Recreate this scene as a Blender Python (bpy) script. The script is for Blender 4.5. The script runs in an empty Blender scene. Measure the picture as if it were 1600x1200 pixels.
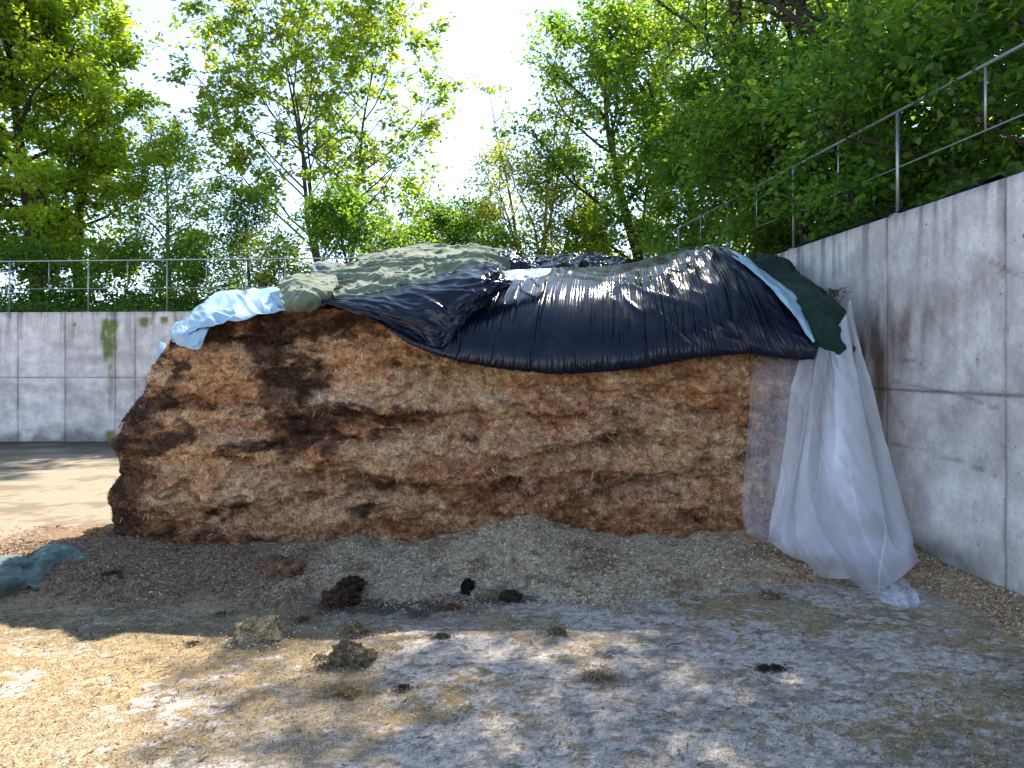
import bpy, math, random
import numpy as np
from math import radians, sin, cos, pi
from mathutils import Vector

# ------------------------------------------------------------------ camera, world, sun, exposure
S = bpy.context.scene
C = S.collection
FPX, CX, HY, CH = 1150.0, 800.0, 575.0, 1.6      # focal length in photo pixels, centre column, horizon row, eye height
cam_d = bpy.data.cameras.new("camera"); cam = bpy.data.objects.new("camera", cam_d); C.objects.link(cam)
cam_d.sensor_width = 36.0; cam_d.lens = 36.0 * FPX / 1600.0
cam_d.shift_y = -(600 - HY) / 1600.0
cam_d.clip_end = 3000; cam_d.clip_start = 0.05
cam.location = (0, 0, CH); cam.rotation_euler = (radians(90), 0, 0)
S.camera = cam

SUN_EL, SUN_AZ = radians(47.5), radians(22)         # azimuth measured from +Y towards +X
world = bpy.data.worlds.new("World"); S.world = world; world.use_nodes = True
wn = world.node_tree; bg = wn.nodes["Background"]
sky = wn.nodes.new("ShaderNodeTexSky"); sky.sky_type = 'NISHITA'; sky.sun_disc = False
sky.sun_elevation = SUN_EL; sky.sun_rotation = SUN_AZ
sky.air_density = .8; sky.dust_density = .1; sky.ozone_density = 1.3
hs = wn.nodes.new("ShaderNodeHueSaturation"); hs.inputs['Saturation'].default_value = .86
wn.links.new(sky.outputs[0], hs.inputs['Color']); wn.links.new(hs.outputs[0], bg.inputs[0]); bg.inputs[1].default_value = 0.15
sd = bpy.data.lights.new("sun", 'SUN'); so = bpy.data.objects.new("sun", sd); C.objects.link(so)
sd.energy = 4.7; sd.angle = radians(0.53); sd.color = (1.0, 0.91, 0.78)
sdir = Vector((sin(SUN_AZ) * cos(SUN_EL), cos(SUN_AZ) * cos(SUN_EL), sin(SUN_EL)))
so.rotation_euler = sdir.to_track_quat('Z', 'Y').to_euler(); so.location = (10, 20, 30)
vs = S.view_settings; vs.view_transform = 'Standard'; vs.look = 'None'; vs.gamma = 1.0; vs.use_curve_mapping = False
vs.exposure = 1.6
S.cycles.max_bounces = 8; S.cycles.transparent_max_bounces = 12; S.cycles.diffuse_bounces = 4
S.cycles.caustics_reflective = False; S.cycles.caustics_refractive = False
S.cycles.use_denoising = True; S.cycles.sample_clamp_indirect = 6.0

# ------------------------------------------------------------------ helpers
rs = np.random.RandomState(7)

def P(px, py, d):
    """a photo pixel at a depth of d metres -> a point of the yard"""
    return ((px - CX) / FPX * d, d, CH - (py - HY) / FPX * d)

def GP(px, py, z=0.0):
    d = (CH - z) * FPX / (py - HY)
    return ((px - CX) / FPX * d, d, z)

_perm = np.random.RandomState(3).permutation(256).astype(np.int32); _perm = np.concatenate([_perm, _perm, _perm])
_g = np.random.RandomState(5).normal(size=(256, 3)); _g /= np.linalg.norm(_g, axis=1)[:, None]

def perlin(x, y=0.0, z=0.0):
    x, y, z = np.broadcast_arrays(np.asarray(x, float), np.asarray(y, float), np.asarray(z, float))
    xi, yi, zi = np.floor(x).astype(int), np.floor(y).astype(int), np.floor(z).astype(int)
    xf, yf, zf = x - xi, y - yi, z - zi
    u, v, w = [t * t * t * (t * (t * 6 - 15) + 10) for t in (xf, yf, zf)]
    xi &= 255; yi &= 255; zi &= 255
    out = 0
    for i in (0, 1):
        for j in (0, 1):
            for k in (0, 1):
                h = _perm[_perm[_perm[xi + i] + yi + j] + zi + k]
                g = _g[h]
                d = g[..., 0] * (xf - i) + g[..., 1] * (yf - j) + g[..., 2] * (zf - k)
                out = out + d * (u if i else 1 - u) * (v if j else 1 - v) * (w if k else 1 - w)
    return out * 1.6

def fbm(x, y=0.0, z=0.0, o=4, gain=0.5):
    s, a, f = 0, 1.0, 1.0
    for i in range(o):
        s = s + a * perlin(np.asarray(x) * f + 17.3 * i, np.asarray(y) * f + 5.1 * i, np.asarray(z) * f + 9.7 * i); a *= gain; f *= 2.03
    return s

def sstep(a, b, x):
    t = np.clip((x - a) / (b - a), 0, 1); return t * t * (3 - 2 * t)

def mix(a, b, t):
    return a + (np.asarray(b) - a) * t[..., None]

def tagit(o, label=None, cat=None, group=None, kind=None):
    if label: o["label"] = label
    if cat: o["category"] = cat
    if group: o["group"] = group
    if kind: o["kind"] = kind
    return o

def empty(name, loc=(0, 0, 0), **k):
    o = bpy.data.objects.new(name, None); o.empty_display_size = 0.2; C.objects.link(o); o.location = loc
    return tagit(o, **k)

def mesh(name, V, F, mat, parent=None, smooth=True, col=None, **k):
    """V (n,3) world coordinates; F an (m,3) or (m,4) index array, or a list of such"""
    V = np.asarray(V, dtype=np.float32).reshape(-1, 3)
    Fs = F if isinstance(F, list) else [F]
    Fs = [np.asarray(f, dtype=np.int32) for f in Fs if len(f)]
    me = bpy.data.meshes.new(name)
    me.vertices.add(len(V))
    if parent is not None:
        V = V - np.array(parent.location, dtype=np.float32)
    me.vertices.foreach_set("co", V.ravel())
    idx = np.concatenate([f.ravel() for f in Fs]); tot = np.concatenate([np.full(len(f), f.shape[1], np.int32) for f in Fs])
    me.loops.add(len(idx)); me.loops.foreach_set("vertex_index", idx)
    me.polygons.add(len(tot)); st = np.concatenate([[0], np.cumsum(tot)[:-1]]).astype(np.int32)
    me.polygons.foreach_set("loop_start", st); me.polygons.foreach_set("loop_total", tot)
    me.update(calc_edges=True)
    if smooth: me.polygons.foreach_set("use_smooth", np.ones(len(tot), bool))
    if col is not None:
        col = np.asarray(col, np.float32)
        a = me.color_attributes.new("tint", 'FLOAT_COLOR', 'POINT')
        c4 = np.ones((len(V), 4), np.float32); c4[:, :col.shape[1]] = col
        a.data.foreach_set("color", c4.ravel())
    me.materials.append(mat)
    o = bpy.data.objects.new(name, me); C.objects.link(o)
    if parent is not None: o.parent = parent
    return tagit(o, **k)

def gridF(nu, nv, off=0, flip=False):
    i, j = np.meshgrid(np.arange(nu - 1), np.arange(nv - 1), indexing='ij')
    a = (i * nv + j).ravel() + off
    f = np.stack([a, a + nv, a + nv + 1, a + 1], 1)
    return f[:, ::-1] if flip else f

class MB:
    def __init__(s): s.V = []; s.F4 = []; s.F3 = []; s.n = 0
    def add(s, V, F4=None, F3=None):
        V = np.asarray(V, float).reshape(-1, 3); s.V.append(V)
        if F4 is not None and len(F4): s.F4.append(np.asarray(F4) + s.n)
        if F3 is not None and len(F3): s.F3.append(np.asarray(F3) + s.n)
        s.n += len(V)
    def tube(s, pts, rad, n=8, cap=True):
        pts = np.asarray(pts, float); m = len(pts); rad = np.broadcast_to(rad, (m,))
        t = np.gradient(pts, axis=0); t /= np.linalg.norm(t, axis=1)[:, None] + 1e-9
        ref = np.array([0, 0, 1.0]) if abs(t[0, 2]) < .9 else np.array([1.0, 0, 0])
        a = np.cross(t, ref); a /= np.linalg.norm(a, axis=1)[:, None] + 1e-9
        b = np.cross(t, a)
        th = np.arange(n) / n * 2 * pi
        V = pts[:, None] + rad[:, None, None] * (np.cos(th)[None, :, None] * a[:, None] + np.sin(th)[None, :, None] * b[:, None])
        i, j = np.meshgrid(np.arange(m - 1), np.arange(n), indexing='ij'); i = i.ravel(); j = j.ravel(); j2 = (j + 1) % n
        F = np.stack([i * n + j, i * n + j2, (i + 1) * n + j2, (i + 1) * n + j], 1)
        V = V.reshape(-1, 3); F3 = None
        if cap:
            V = np.vstack([V, pts[0], pts[-1]]); k = m * n; jj = np.arange(n); j2 = (jj + 1) % n
            F3 = np.vstack([np.stack([np.full(n, k), j2, jj], 1), np.stack([np.full(n, k + 1), (m - 1) * n + jj, (m - 1) * n + j2], 1)])
        s.add(V, F, F3)
    def box(s, lo, hi):
        x0, y0, z0 = lo; x1, y1, z1 = hi
        V = [(x0, y0, z0), (x1, y0, z0), (x1, y1, z0), (x0, y1, z0), (x0, y0, z1), (x1, y0, z1), (x1, y1, z1), (x0, y1, z1)]
        s.add(V, [(0, 3, 2, 1), (4, 5, 6, 7), (0, 1, 5, 4), (1, 2, 6, 5), (2, 3, 7, 6), (3, 0, 4, 7)])
    def build(s, name, mat, parent=None, **k):
        F = []
        if s.F4: F.append(np.vstack(s.F4))
        if s.F3: F.append(np.vstack(s.F3))
        return mesh(name, np.vstack(s.V), F, mat, parent, **k)

# ------------------------------------------------------------------ materials
def newmat(name):
    m = bpy.data.materials.new(name); m.use_nodes = True; nt = m.node_tree
    return m, nt, nt.nodes["Principled BSDF"], nt.nodes["Material Output"]

def N(nt, t, **k):
    n = nt.nodes.new(t)
    for a, b in k.items():
        if a[0] == '_': n.inputs[a[1:]].default_value = b
        else: setattr(n, a, b)
    return n

def noise_node(nt, scale, detail=4, rough=.6, stretch=None, w=None):
    tc = N(nt, "ShaderNodeTexCoord"); src = tc.outputs['Object']
    if stretch:
        mp = N(nt, "ShaderNodeMapping"); mp.inputs['Scale'].default_value = stretch; nt.links.new(src, mp.inputs[0]); src = mp.outputs[0]
    n = N(nt, "ShaderNodeTexNoise"); n.inputs['Scale'].default_value = scale; n.inputs['Detail'].default_value = detail
    n.inputs['Roughness'].default_value = rough; nt.links.new(src, n.inputs['Vector']); return n

def tint_mat(name, rough=.9, spec=.2, v_lo=.6, v_hi=1.4, scale=60, stretch=None, bump=.3, bdist=.01, detail=5, base=None, scale2=None):
    """colour from the mesh's own colour layer (or a fixed colour), broken up by fine procedural noise, with bump"""
    m, nt, b, out = newmat(name)
    if base is None:
        at = N(nt, "ShaderNodeAttribute", attribute_name="tint"); csrc = at.outputs['Color']
    else:
        rgb = N(nt, "ShaderNodeRGB"); rgb.outputs[0].default_value = (*base, 1); csrc = rgb.outputs[0]
    n = noise_node(nt, scale, detail, .65, stretch)
    mr = N(nt, "ShaderNodeMapRange"); mr.inputs[1].default_value = .3; mr.inputs[2].default_value = .7
    mr.inputs[3].default_value = v_lo; mr.inputs[4].default_value = v_hi; nt.links.new(n.outputs['Fac'], mr.inputs[0])
    fac = mr.outputs[0]
    if scale2:
        n2 = noise_node(nt, scale2, 3, .6); mr2 = N(nt, "ShaderNodeMapRange"); mr2.inputs[1].default_value = .35; mr2.inputs[2].default_value = .65
        mr2.inputs[3].default_value = .8; mr2.inputs[4].default_value = 1.2; nt.links.new(n2.outputs['Fac'], mr2.inputs[0])
        mm = N(nt, "ShaderNodeMath", operation='MULTIPLY'); nt.links.new(fac, mm.inputs[0]); nt.links.new(mr2.outputs[0], mm.inputs[1]); fac = mm.outputs[0]
    vm = N(nt, "ShaderNodeVectorMath", operation='SCALE'); nt.links.new(csrc, vm.inputs[0]); nt.links.new(fac, vm.inputs['Scale'])
    nt.links.new(vm.outputs[0], b.inputs['Base Color'])
    b.inputs['Roughness'].default_value = rough; b.inputs['Specular IOR Level'].default_value = spec
    if bump:
        bp = N(nt, "ShaderNodeBump"); bp.inputs['Strength'].default_value = bump; bp.inputs['Distance'].default_value = bdist
        nt.links.new(n.outputs['Fac'], bp.inputs['Height']); nt.links.new(bp.outputs[0], b.inputs['Normal'])
    return m

def add_pits(m):
    nt = m.node_tree; b = nt.nodes["Principled BSDF"]; src = b.inputs['Base Color'].links[0].from_socket
    n = noise_node(nt, 42, 1, .4); r = N(nt, "ShaderNodeMapRange"); r.inputs[1].default_value = .755; r.inputs[2].default_value = .775; nt.links.new(n.outputs['Fac'], r.inputs[0])
    x = N(nt, "ShaderNodeMix", data_type='RGBA'); x.inputs[7].default_value = (.04, .04, .04, 1); nt.links.new(r.outputs[0], x.inputs[0]); nt.links.new(src, x.inputs[6]); nt.links.new(x.outputs[2], b.inputs['Base Color'])

def leaf_mat(name, gloss=.40, trans=.60):
    m, nt, b, out = newmat(name)
    at = N(nt, "ShaderNodeAttribute", attribute_name="tint")
    nt.links.new(at.outputs['Color'], b.inputs['Base Color'])
    b.inputs['Roughness'].default_value = gloss; b.inputs['Specular IOR Level'].default_value = .4
    tr = N(nt, "ShaderNodeBsdfTranslucent")
    vm = N(nt, "ShaderNodeVectorMath", operation='MULTIPLY'); vm.inputs[1].default_value = (2.7, 2.5, .8)
    nt.links.new(at.outputs['Color'], vm.inputs[0]); nt.links.new(vm.outputs[0], tr.inputs['Color'])
    mx = N(nt, "ShaderNodeMixShader"); mx.inputs[0].default_value = trans
    nt.links.new(b.outputs[0], mx.inputs[1]); nt.links.new(tr.outputs[0], mx.inputs[2]); nt.links.new(mx.outputs[0], out.inputs['Surface'])
    return m

M = {}
M['concrete'] = tint_mat("cast_concrete", .85, .25, .86, 1.12, 26, None, .12, .004, 6, scale2=3.5)
add_pits(M['concrete'])
M['ground'] = tint_mat("yard_ground", .95, .15, .45, 1.55, 95, (1, 1, 1), .7, .006, 8, scale2=240)
M['pile'] = tint_mat("rotting_chips", .95, .1, .45, 1.6, 70, (1, 1, 1.8), .9, .012, 8, scale2=14)
M['flake'] = tint_mat("chip_flakes", .8, .2, .8, 1.2, 30, None, 0)
M['soil'] = tint_mat("bank_soil", .95, .1, .5, 1.5, 12, None, .5, .03, 6, base=(.05, .04, .025))
M['bark'] = tint_mat("grey_bark", .9, .2, .5, 1.5, 22, (1, 1, .25), .6, .02, 6, base=(.085, .07, .055))
M['bark_dark'] = tint_mat("dark_bark", .9, .2, .5, 1.5, 22, (1, 1, .25), .6, .02, 6, base=(.045, .035, .028))
M['leaf'] = leaf_mat("leaf_green")
m, nt, b, out = newmat("galvanised_steel"); M['steel'] = m
b.inputs['Base Color'].default_value = (.36, .38, .40, 1); b.inputs['Metallic'].default_value = .75; b.inputs['Roughness'].default_value = .42
nn = noise_node(nt, 30, 3); mr = N(nt, "ShaderNodeMapRange"); mr.inputs[3].default_value = .3; mr.inputs[4].default_value = .6
nt.links.new(nn.outputs['Fac'], mr.inputs[0]); nt.links.new(mr.outputs[0], b.inputs['Roughness'])

def film_mat(name, colr, rough=.22, spec=.5, dust=.15, dustcol=(.25, .22, .18), bump=.25, bscale=(60, 9), coat=0):
    m, nt, b, out = newmat(name)
    n = noise_node(nt, 5, 6, .7)
    mr = N(nt, "ShaderNodeMapRange"); mr.inputs[1].default_value = .5; mr.inputs[2].default_value = .8; mr.inputs[4].default_value = dust
    nt.links.new(n.outputs['Fac'], mr.inputs[0])
    sp = noise_node(nt, 130, 2, .5); ms = N(nt, "ShaderNodeMapRange"); ms.inputs[1].default_value = .70; ms.inputs[2].default_value = .76; ms.inputs[4].default_value = .55
    nt.links.new(sp.outputs['Fac'], ms.inputs[0])
    ad = N(nt, "ShaderNodeMath", operation='ADD', use_clamp=True); nt.links.new(mr.outputs[0], ad.inputs[0]); nt.links.new(ms.outputs[0], ad.inputs[1])
    mx = N(nt, "ShaderNodeMix", data_type='RGBA'); mx.inputs[6].default_value = (*colr, 1); mx.inputs[7].default_value = (*dustcol, 1)
    nt.links.new(ad.outputs[0], mx.inputs[0]); nt.links.new(mx.outputs[2], b.inputs['Base Color'])
    rr = N(nt, "ShaderNodeMapRange"); rr.inputs[3].default_value = rough; rr.inputs[4].default_value = .8; nt.links.new(ad.outputs[0], rr.inputs[0]); nt.links.new(rr.outputs[0], b.inputs['Roughness'])
    b.inputs['Specular IOR Level'].default_value = spec
    bn = noise_node(nt, bscale[0], 3, .5); b2 = noise_node(nt, bscale[1], 4, .6)
    s = N(nt, "ShaderNodeMath", operation='MULTIPLY_ADD'); s.inputs[1].default_value = .15; nt.links.new(bn.outputs['Fac'], s.inputs[0]); nt.links.new(b2.outputs['Fac'], s.inputs[2])
    bp = N(nt, "ShaderNodeBump"); bp.inputs['Strength'].default_value = bump; bp.inputs['Distance'].default_value = .02
    nt.links.new(s.outputs[0], bp.inputs['Height']); nt.links.new(bp.outputs[0], b.inputs['Normal'])
    return m
M['black_film'] = film_mat("black_film", (.0035, .006, .016), .19, .28, .16, (.11, .105, .105), .10)  # navy tint puts the blue of the reflected sky into the base colour
M['blue_film'] = film_mat("pale_blue_film", (.27, .41, .51), .35, .5, .25, (.33, .3, .26), .2)

def net_mat(name, a, b_, sheen=.25):
    m, nt, b, out = newmat(name)
    n = noise_node(nt, 4, 6, .7); w = noise_node(nt, 260, 2, .5, (1, 1, 1))
    mx = N(nt, "ShaderNodeMix", data_type='RGBA'); mx.inputs[6].default_value = (*a, 1); mx.inputs[7].default_value = (*b_, 1)
    mr = N(nt, "ShaderNodeMapRange"); mr.inputs[1].default_value = .35; mr.inputs[2].default_value = .7; nt.links.new(n.outputs['Fac'], mr.inputs[0])
    nt.links.new(mr.outputs[0], mx.inputs[0]); nt.links.new(mx.outputs[2], b.inputs['Base Color'])
    b.inputs['Roughness'].default_value = .9; b.inputs['Sheen Weight'].default_value = sheen; b.inputs['Specular IOR Level'].default_value = .15
    bp = N(nt, "ShaderNodeBump"); bp.inputs['Strength'].default_value = .4; bp.inputs['Distance'].default_value = .004
    nt.links.new(w.outputs['Fac'], bp.inputs['Height']); nt.links.new(bp.outputs[0], b.inputs['Normal'])
    return m
M['net'] = net_mat("faded_green_mesh", (.075, .11, .068), (.165, .195, .13))
M['net_dark'] = net_mat("dark_green_mesh", (.009, .025, .018), (.018, .040, .028), .05)
M['net_teal'] = net_mat("teal_mesh", (.045, .095, .075), (.14, .19, .155))

m, nt, b, out = newmat("clear_film"); M['clear'] = m
tp = N(nt, "ShaderNodeBsdfTransparent"); tp.inputs[0].default_value = (.9, .88, .86, 1)
b.inputs['Base Color'].default_value = (.80, .80, .84, 1); b.inputs['Roughness'].default_value = .18; b.inputs['Specular IOR Level'].default_value = .6
tl = N(nt, "ShaderNodeBsdfTranslucent"); tl.inputs[0].default_value = (.75, .75, .78, 1)
dm = N(nt, "ShaderNodeMix", data_type='RGBA'); dm.inputs[6].default_value = (.84, .87, .97, 1); dm.inputs[7].default_value = (.34, .27, .21, 1)
m1 = N(nt, "ShaderNodeMixShader"); m1.inputs[0].default_value = .3; nt.links.new(b.outputs[0], m1.inputs[1]); nt.links.new(tl.outputs[0], m1.inputs[2])
at = N(nt, "ShaderNodeAttribute", attribute_name="tint"); sx = N(nt, "ShaderNodeSeparateColor"); nt.links.new(at.outputs['Color'], sx.inputs[0]); nt.links.new(sx.outputs[1], dm.inputs[0]); nt.links.new(dm.outputs[2], b.inputs['Base Color'])
nn = noise_node(nt, 6, 6, .7); mr = N(nt, "ShaderNodeMapRange"); mr.inputs[1].default_value = .3; mr.inputs[2].default_value = .8; mr.inputs[3].default_value = -.05; mr.inputs[4].default_value = .09
nt.links.new(nn.outputs['Fac'], mr.inputs[0])
ad = N(nt, "ShaderNodeMath", operation='ADD', use_clamp=True); nt.links.new(sx.outputs[0], ad.inputs[0]); nt.links.new(mr.outputs[0], ad.inputs[1])
m2 = N(nt, "ShaderNodeMixShader"); nt.links.new(ad.outputs[0], m2.inputs[0]); nt.links.new(tp.outputs[0], m2.inputs[1]); nt.links.new(m1.outputs[0], m2.inputs[2])
nt.links.new(m2.outputs[0], out.inputs['Surface'])

# ------------------------------------------------------------------ wall geometry (right wall is a straight line in plan)
def wallx(y): return 3.37 - .052 * (y - 4.84)
BACKY = 16.0
def walltop(y): return 2.885 + .017 * (y - 4.84)

# ------------------------------------------------------------------ ground
def heap_h(X, Y):
    """height of the loose chips fallen in front of the cut face"""
    px = X / np.maximum(Y, .5) * FPX + CX
    pf = X / 6.3 * FPX + CX
    hf = np.interp(pf, [-200, 60, 170, 300, 460, 560, 640, 700, 760, 830, 900, 960, 1060, 1130, 1200, 1300, 1400], [.02, .05, .10, .06, .07, .12, .035, .10, .19, .27, .16, .11, .10, .16, .20, .20, .16])
    fr = np.interp(px, [-200, 0, 200, 350, 500, 700, 900, 1050, 1180, 1300, 1450, 1700], [5.35, 5.3, 5.1, 5.05, 5.2, 5.15, 5.15, 5.25, 5.45, 5.6, 5.3, 4.6])
    t = (Y - fr) / (6.35 - fr)
    h = hf * np.clip(t, 0, 1.1) ** 1.35
    edge = fbm(X * 1.7, Y * 1.7, 3.0, 5) + .5 * fbm(X * 9, Y * 9, 13.0, 4, .7)
    h = h + .05 * sstep(-.15, .35, t + .25 * edge) + .028 * fbm(X * 3, Y * 3, 1, 4) * sstep(0, .5, t)
    # drift along the right wall
    dw = wallx(Y) - X
    h = np.maximum(h, .10 * np.clip(1 - dw / (.42 + .12 * fbm(Y * 1.3, 2.2)), 0, 1) * (Y < 7.5) * sstep(3.0, 4.0, Y))
    side = sstep(-5.6, -3.7, X)
    h = np.where(Y > 6.4, .10 * np.exp(-np.maximum(0, np.abs(X + 3.7)) / .35) + 0 * h, h)
    return np.where(Y > 6.4, h, h * side + 0)

def gdir(px, py, blobs):
    a = 0
    for (bx, by, rx, ry, w) in blobs:
        a = np.maximum(a, w * np.exp(-(((px - bx) / rx) ** 2 + ((py - by) / ry) ** 2)))
    return a

def ground_col(X, Y):
    px = X / Y * FPX + CX; py = HY + CH * FPX / Y
    wx = X + .25 * fbm(X * 1.1, Y * 1.1, 4); wy = Y + .25 * fbm(X * 1.1, Y * 1.1, 8)
    bare = np.broadcast_to(np.array([.43, .385, .33]), X.shape + (3,))
    stain = np.array([.25, .215, .17]); saw = np.array([.285, .205, .105]); tan = np.array([.31, .245, .16]); oliv = np.array([.17, .145, .085]); dark = np.array([.045, .038, .033])
    grit = 1.35 * fbm(X * 9, Y * 14, 71, 4, .85)
    c = mix(bare, stain, .8 * sstep(-.05, .45, fbm(wx * 3.1, wy * 3.1, 2, 5) + .45 * grit))
    c = mix(c, [.15, .13, .10], .7 * sstep(.45, .9, grit + .3 * fbm(wx * 2, wy * 2, 81, 3)))
    # chip dust: thick on the left, patchy on the right
    lay = np.interp(px, [-900, 0, 350, 560, 700, 1000, 1400, 1600], [.9, .85, .65, .35, -.05, -.15, -.1, .1])
    lay = lay + .35 * np.exp(-((py - 965) / 45.) ** 2) + .5 * gdir(px, py, [(950, 1060, 60, 40, .9), (1500, 1130, 160, 60, .9), (1600, 1010, 140, 50, 1.0), (550, 1080, 70, 30, .8), (1250, 960, 260, 30, .7), (800, 1170, 90, 40, .5), (870, 1000, 50, 60, .5)])
    lay = lay - .55 * gdir(px, py, [(130, 1030, 90, 28, 1), (30, 1060, 60, 60, 1), (240, 1110, 80, 26, .7)])
    a = lay + .62 * fbm(wx * 1.6, wy * 1.6, 11, 6, .62) + .55 * fbm(X * 9, Y * 12, 21, 4, .75)
    dustc = mix(np.broadcast_to(saw, X.shape + (3,)), tan, sstep(-.3, .4, fbm(X * .9, Y * .9, 31, 3)))
    dustc = mix(dustc, oliv, .7 * sstep(-.1, .5, fbm(wx * 2.2, wy * 2.2, 41, 4)) * sstep(500, 800, px))
    c = mix(c, dustc, sstep(.22, .55, a))
    c = mix(c, [.13, .105, .06], np.clip(1.3 * gdir(px, py, [(150, 975, 330, 30, .9), (420, 990, 90, 22, .5), (1520, 1180, 120, 50, .8), (1590, 1060, 60, 40, .6), (250, 1180, 200, 40, .35)]) * (.7 + fbm(X * 3, Y * 5, 91, 5, .7)), 0, .8))  # shade at the left put into the floor colour; dark chips at the right
    c = c * (1 + .35 * fbm(X * 22, Y * 22, 95, 3, .8))[..., None]
    dk = gdir(px, py, [(600, 950, 130, 17, 1.2), (720, 938, 180, 9, .7), (555, 1000, 25, 30, .5)])
    c = mix(c, dark, np.clip(dk + dk * fbm(X * 6, Y * 6, 51, 3), 0, .9))
    # far yard behind the heap: pale and dusty
    far = sstep(6.0, 7.5, Y)
    fc = mix(np.broadcast_to(np.array([.27, .23, .165]), X.shape + (3,)), np.array([.15, .115, .08]), .75 * sstep(-.1, .5, fbm(X * .8, Y * 1.2, 61, 5) + .45 * fbm(X * 5, Y * 5, 66, 4, .8)))
    fc = mix(fc, [.055, .045, .035], sstep(14.0, 15.6, Y + .7 * fbm(X * .8, Y, 77, 3)) * .85)
    return mix(c, fc, far)

def build_ground():
    xs = np.concatenate([[-400, -150, -60, -30], np.arange(-20, -6.2, .12), np.arange(-6.2, -4, .03), np.arange(-4, 3.9, .0125), np.arange(3.95, 12, .5), [30, 60, 150, 400]])
    ys = np.concatenate([[-300, -100, -30, -10, -3, 0], np.arange(.6, 2.1, .2), np.arange(2.2, 5.6, .0125), np.arange(5.6, 6.7, .03), np.arange(6.75, 16.4, .06), [18, 30, 60, 150, 400, 900]])
    X, Y = np.meshgrid(xs, ys, indexing='ij')
    Z = .006 * fbm(X * 2.2, Y * 2.2, 0, 3) * (np.abs(X) < 20) * (Y < 17)
    col = np.empty(X.shape + (3,)); yy = np.maximum(Y, .8)
    col[:] = ground_col(np.clip(X, -25, 25), np.minimum(yy, 40))
    mesh("ground", np.stack([X, Y, Z], -1), gridF(len(xs), len(ys)), M['ground'], col=col.reshape(-1, 3), kind="structure", label="concrete yard floor dusted with wood chips")
build_ground()

def flakes(cen, L, W, normal, lay, col, curl=.25, taper=.35):
    """many little slivers: each a bent strip of two quads. lay = how flat they lie against the surface"""
    n = len(cen)
    d = rs.normal(size=(n, 3)); nr = np.asarray(normal, float) * np.ones((n, 3))
    dn = (d * nr).sum(1)[:, None]; d = d - dn * nr * lay[:, None]
    d /= np.linalg.norm(d, axis=1)[:, None] + 1e-9
    w = np.cross(d, rs.normal(size=(n, 3)) * .5 + nr); w /= np.linalg.norm(w, axis=1)[:, None] + 1e-9
    up = np.cross(w, d)
    L = L[:, None]; W = W[:, None]
    c = curl * L * rs.uniform(-1, 1, (n, 1))
    a = cen - d * L / 2; b_ = cen + up * c; e = cen + d * L / 2
    V = np.stack([a - w * W * taper, a + w * W * taper, b_ - w * W, b_ + w * W, e - w * W * taper, e + w * W * taper], 1)
    o = np.arange(n)[:, None] * 6
    F = np.concatenate([o + [0, 1, 3, 2], o + [2, 3, 5, 4]])
    return V.reshape(-1, 3), F, np.repeat(col, 6, axis=0)

def heap_color(X, Y):
    px = X / Y * FPX + CX
    g = np.broadcast_to(np.array([.44, .345, .23]), X.shape + (3,))
    br = np.array([.19, .125, .08]); tn = np.array([.34, .225, .135])
    left = 1 - sstep(380, 620, px + 90 * fbm(X * 1.5, Y * 1.5, 5, 3))
    c = mix(g, br, left * .85)
    c = mix(c, tn, .8 * sstep(1080, 1250, px + 60 * fbm(X * 2, Y * 2, 6, 3)))
    c = mix(c, [.21, .14, .085], .7 * sstep(.1, .6, fbm(X * 2.3, Y * 2.3, 15, 5, .7)))
    return c

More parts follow.
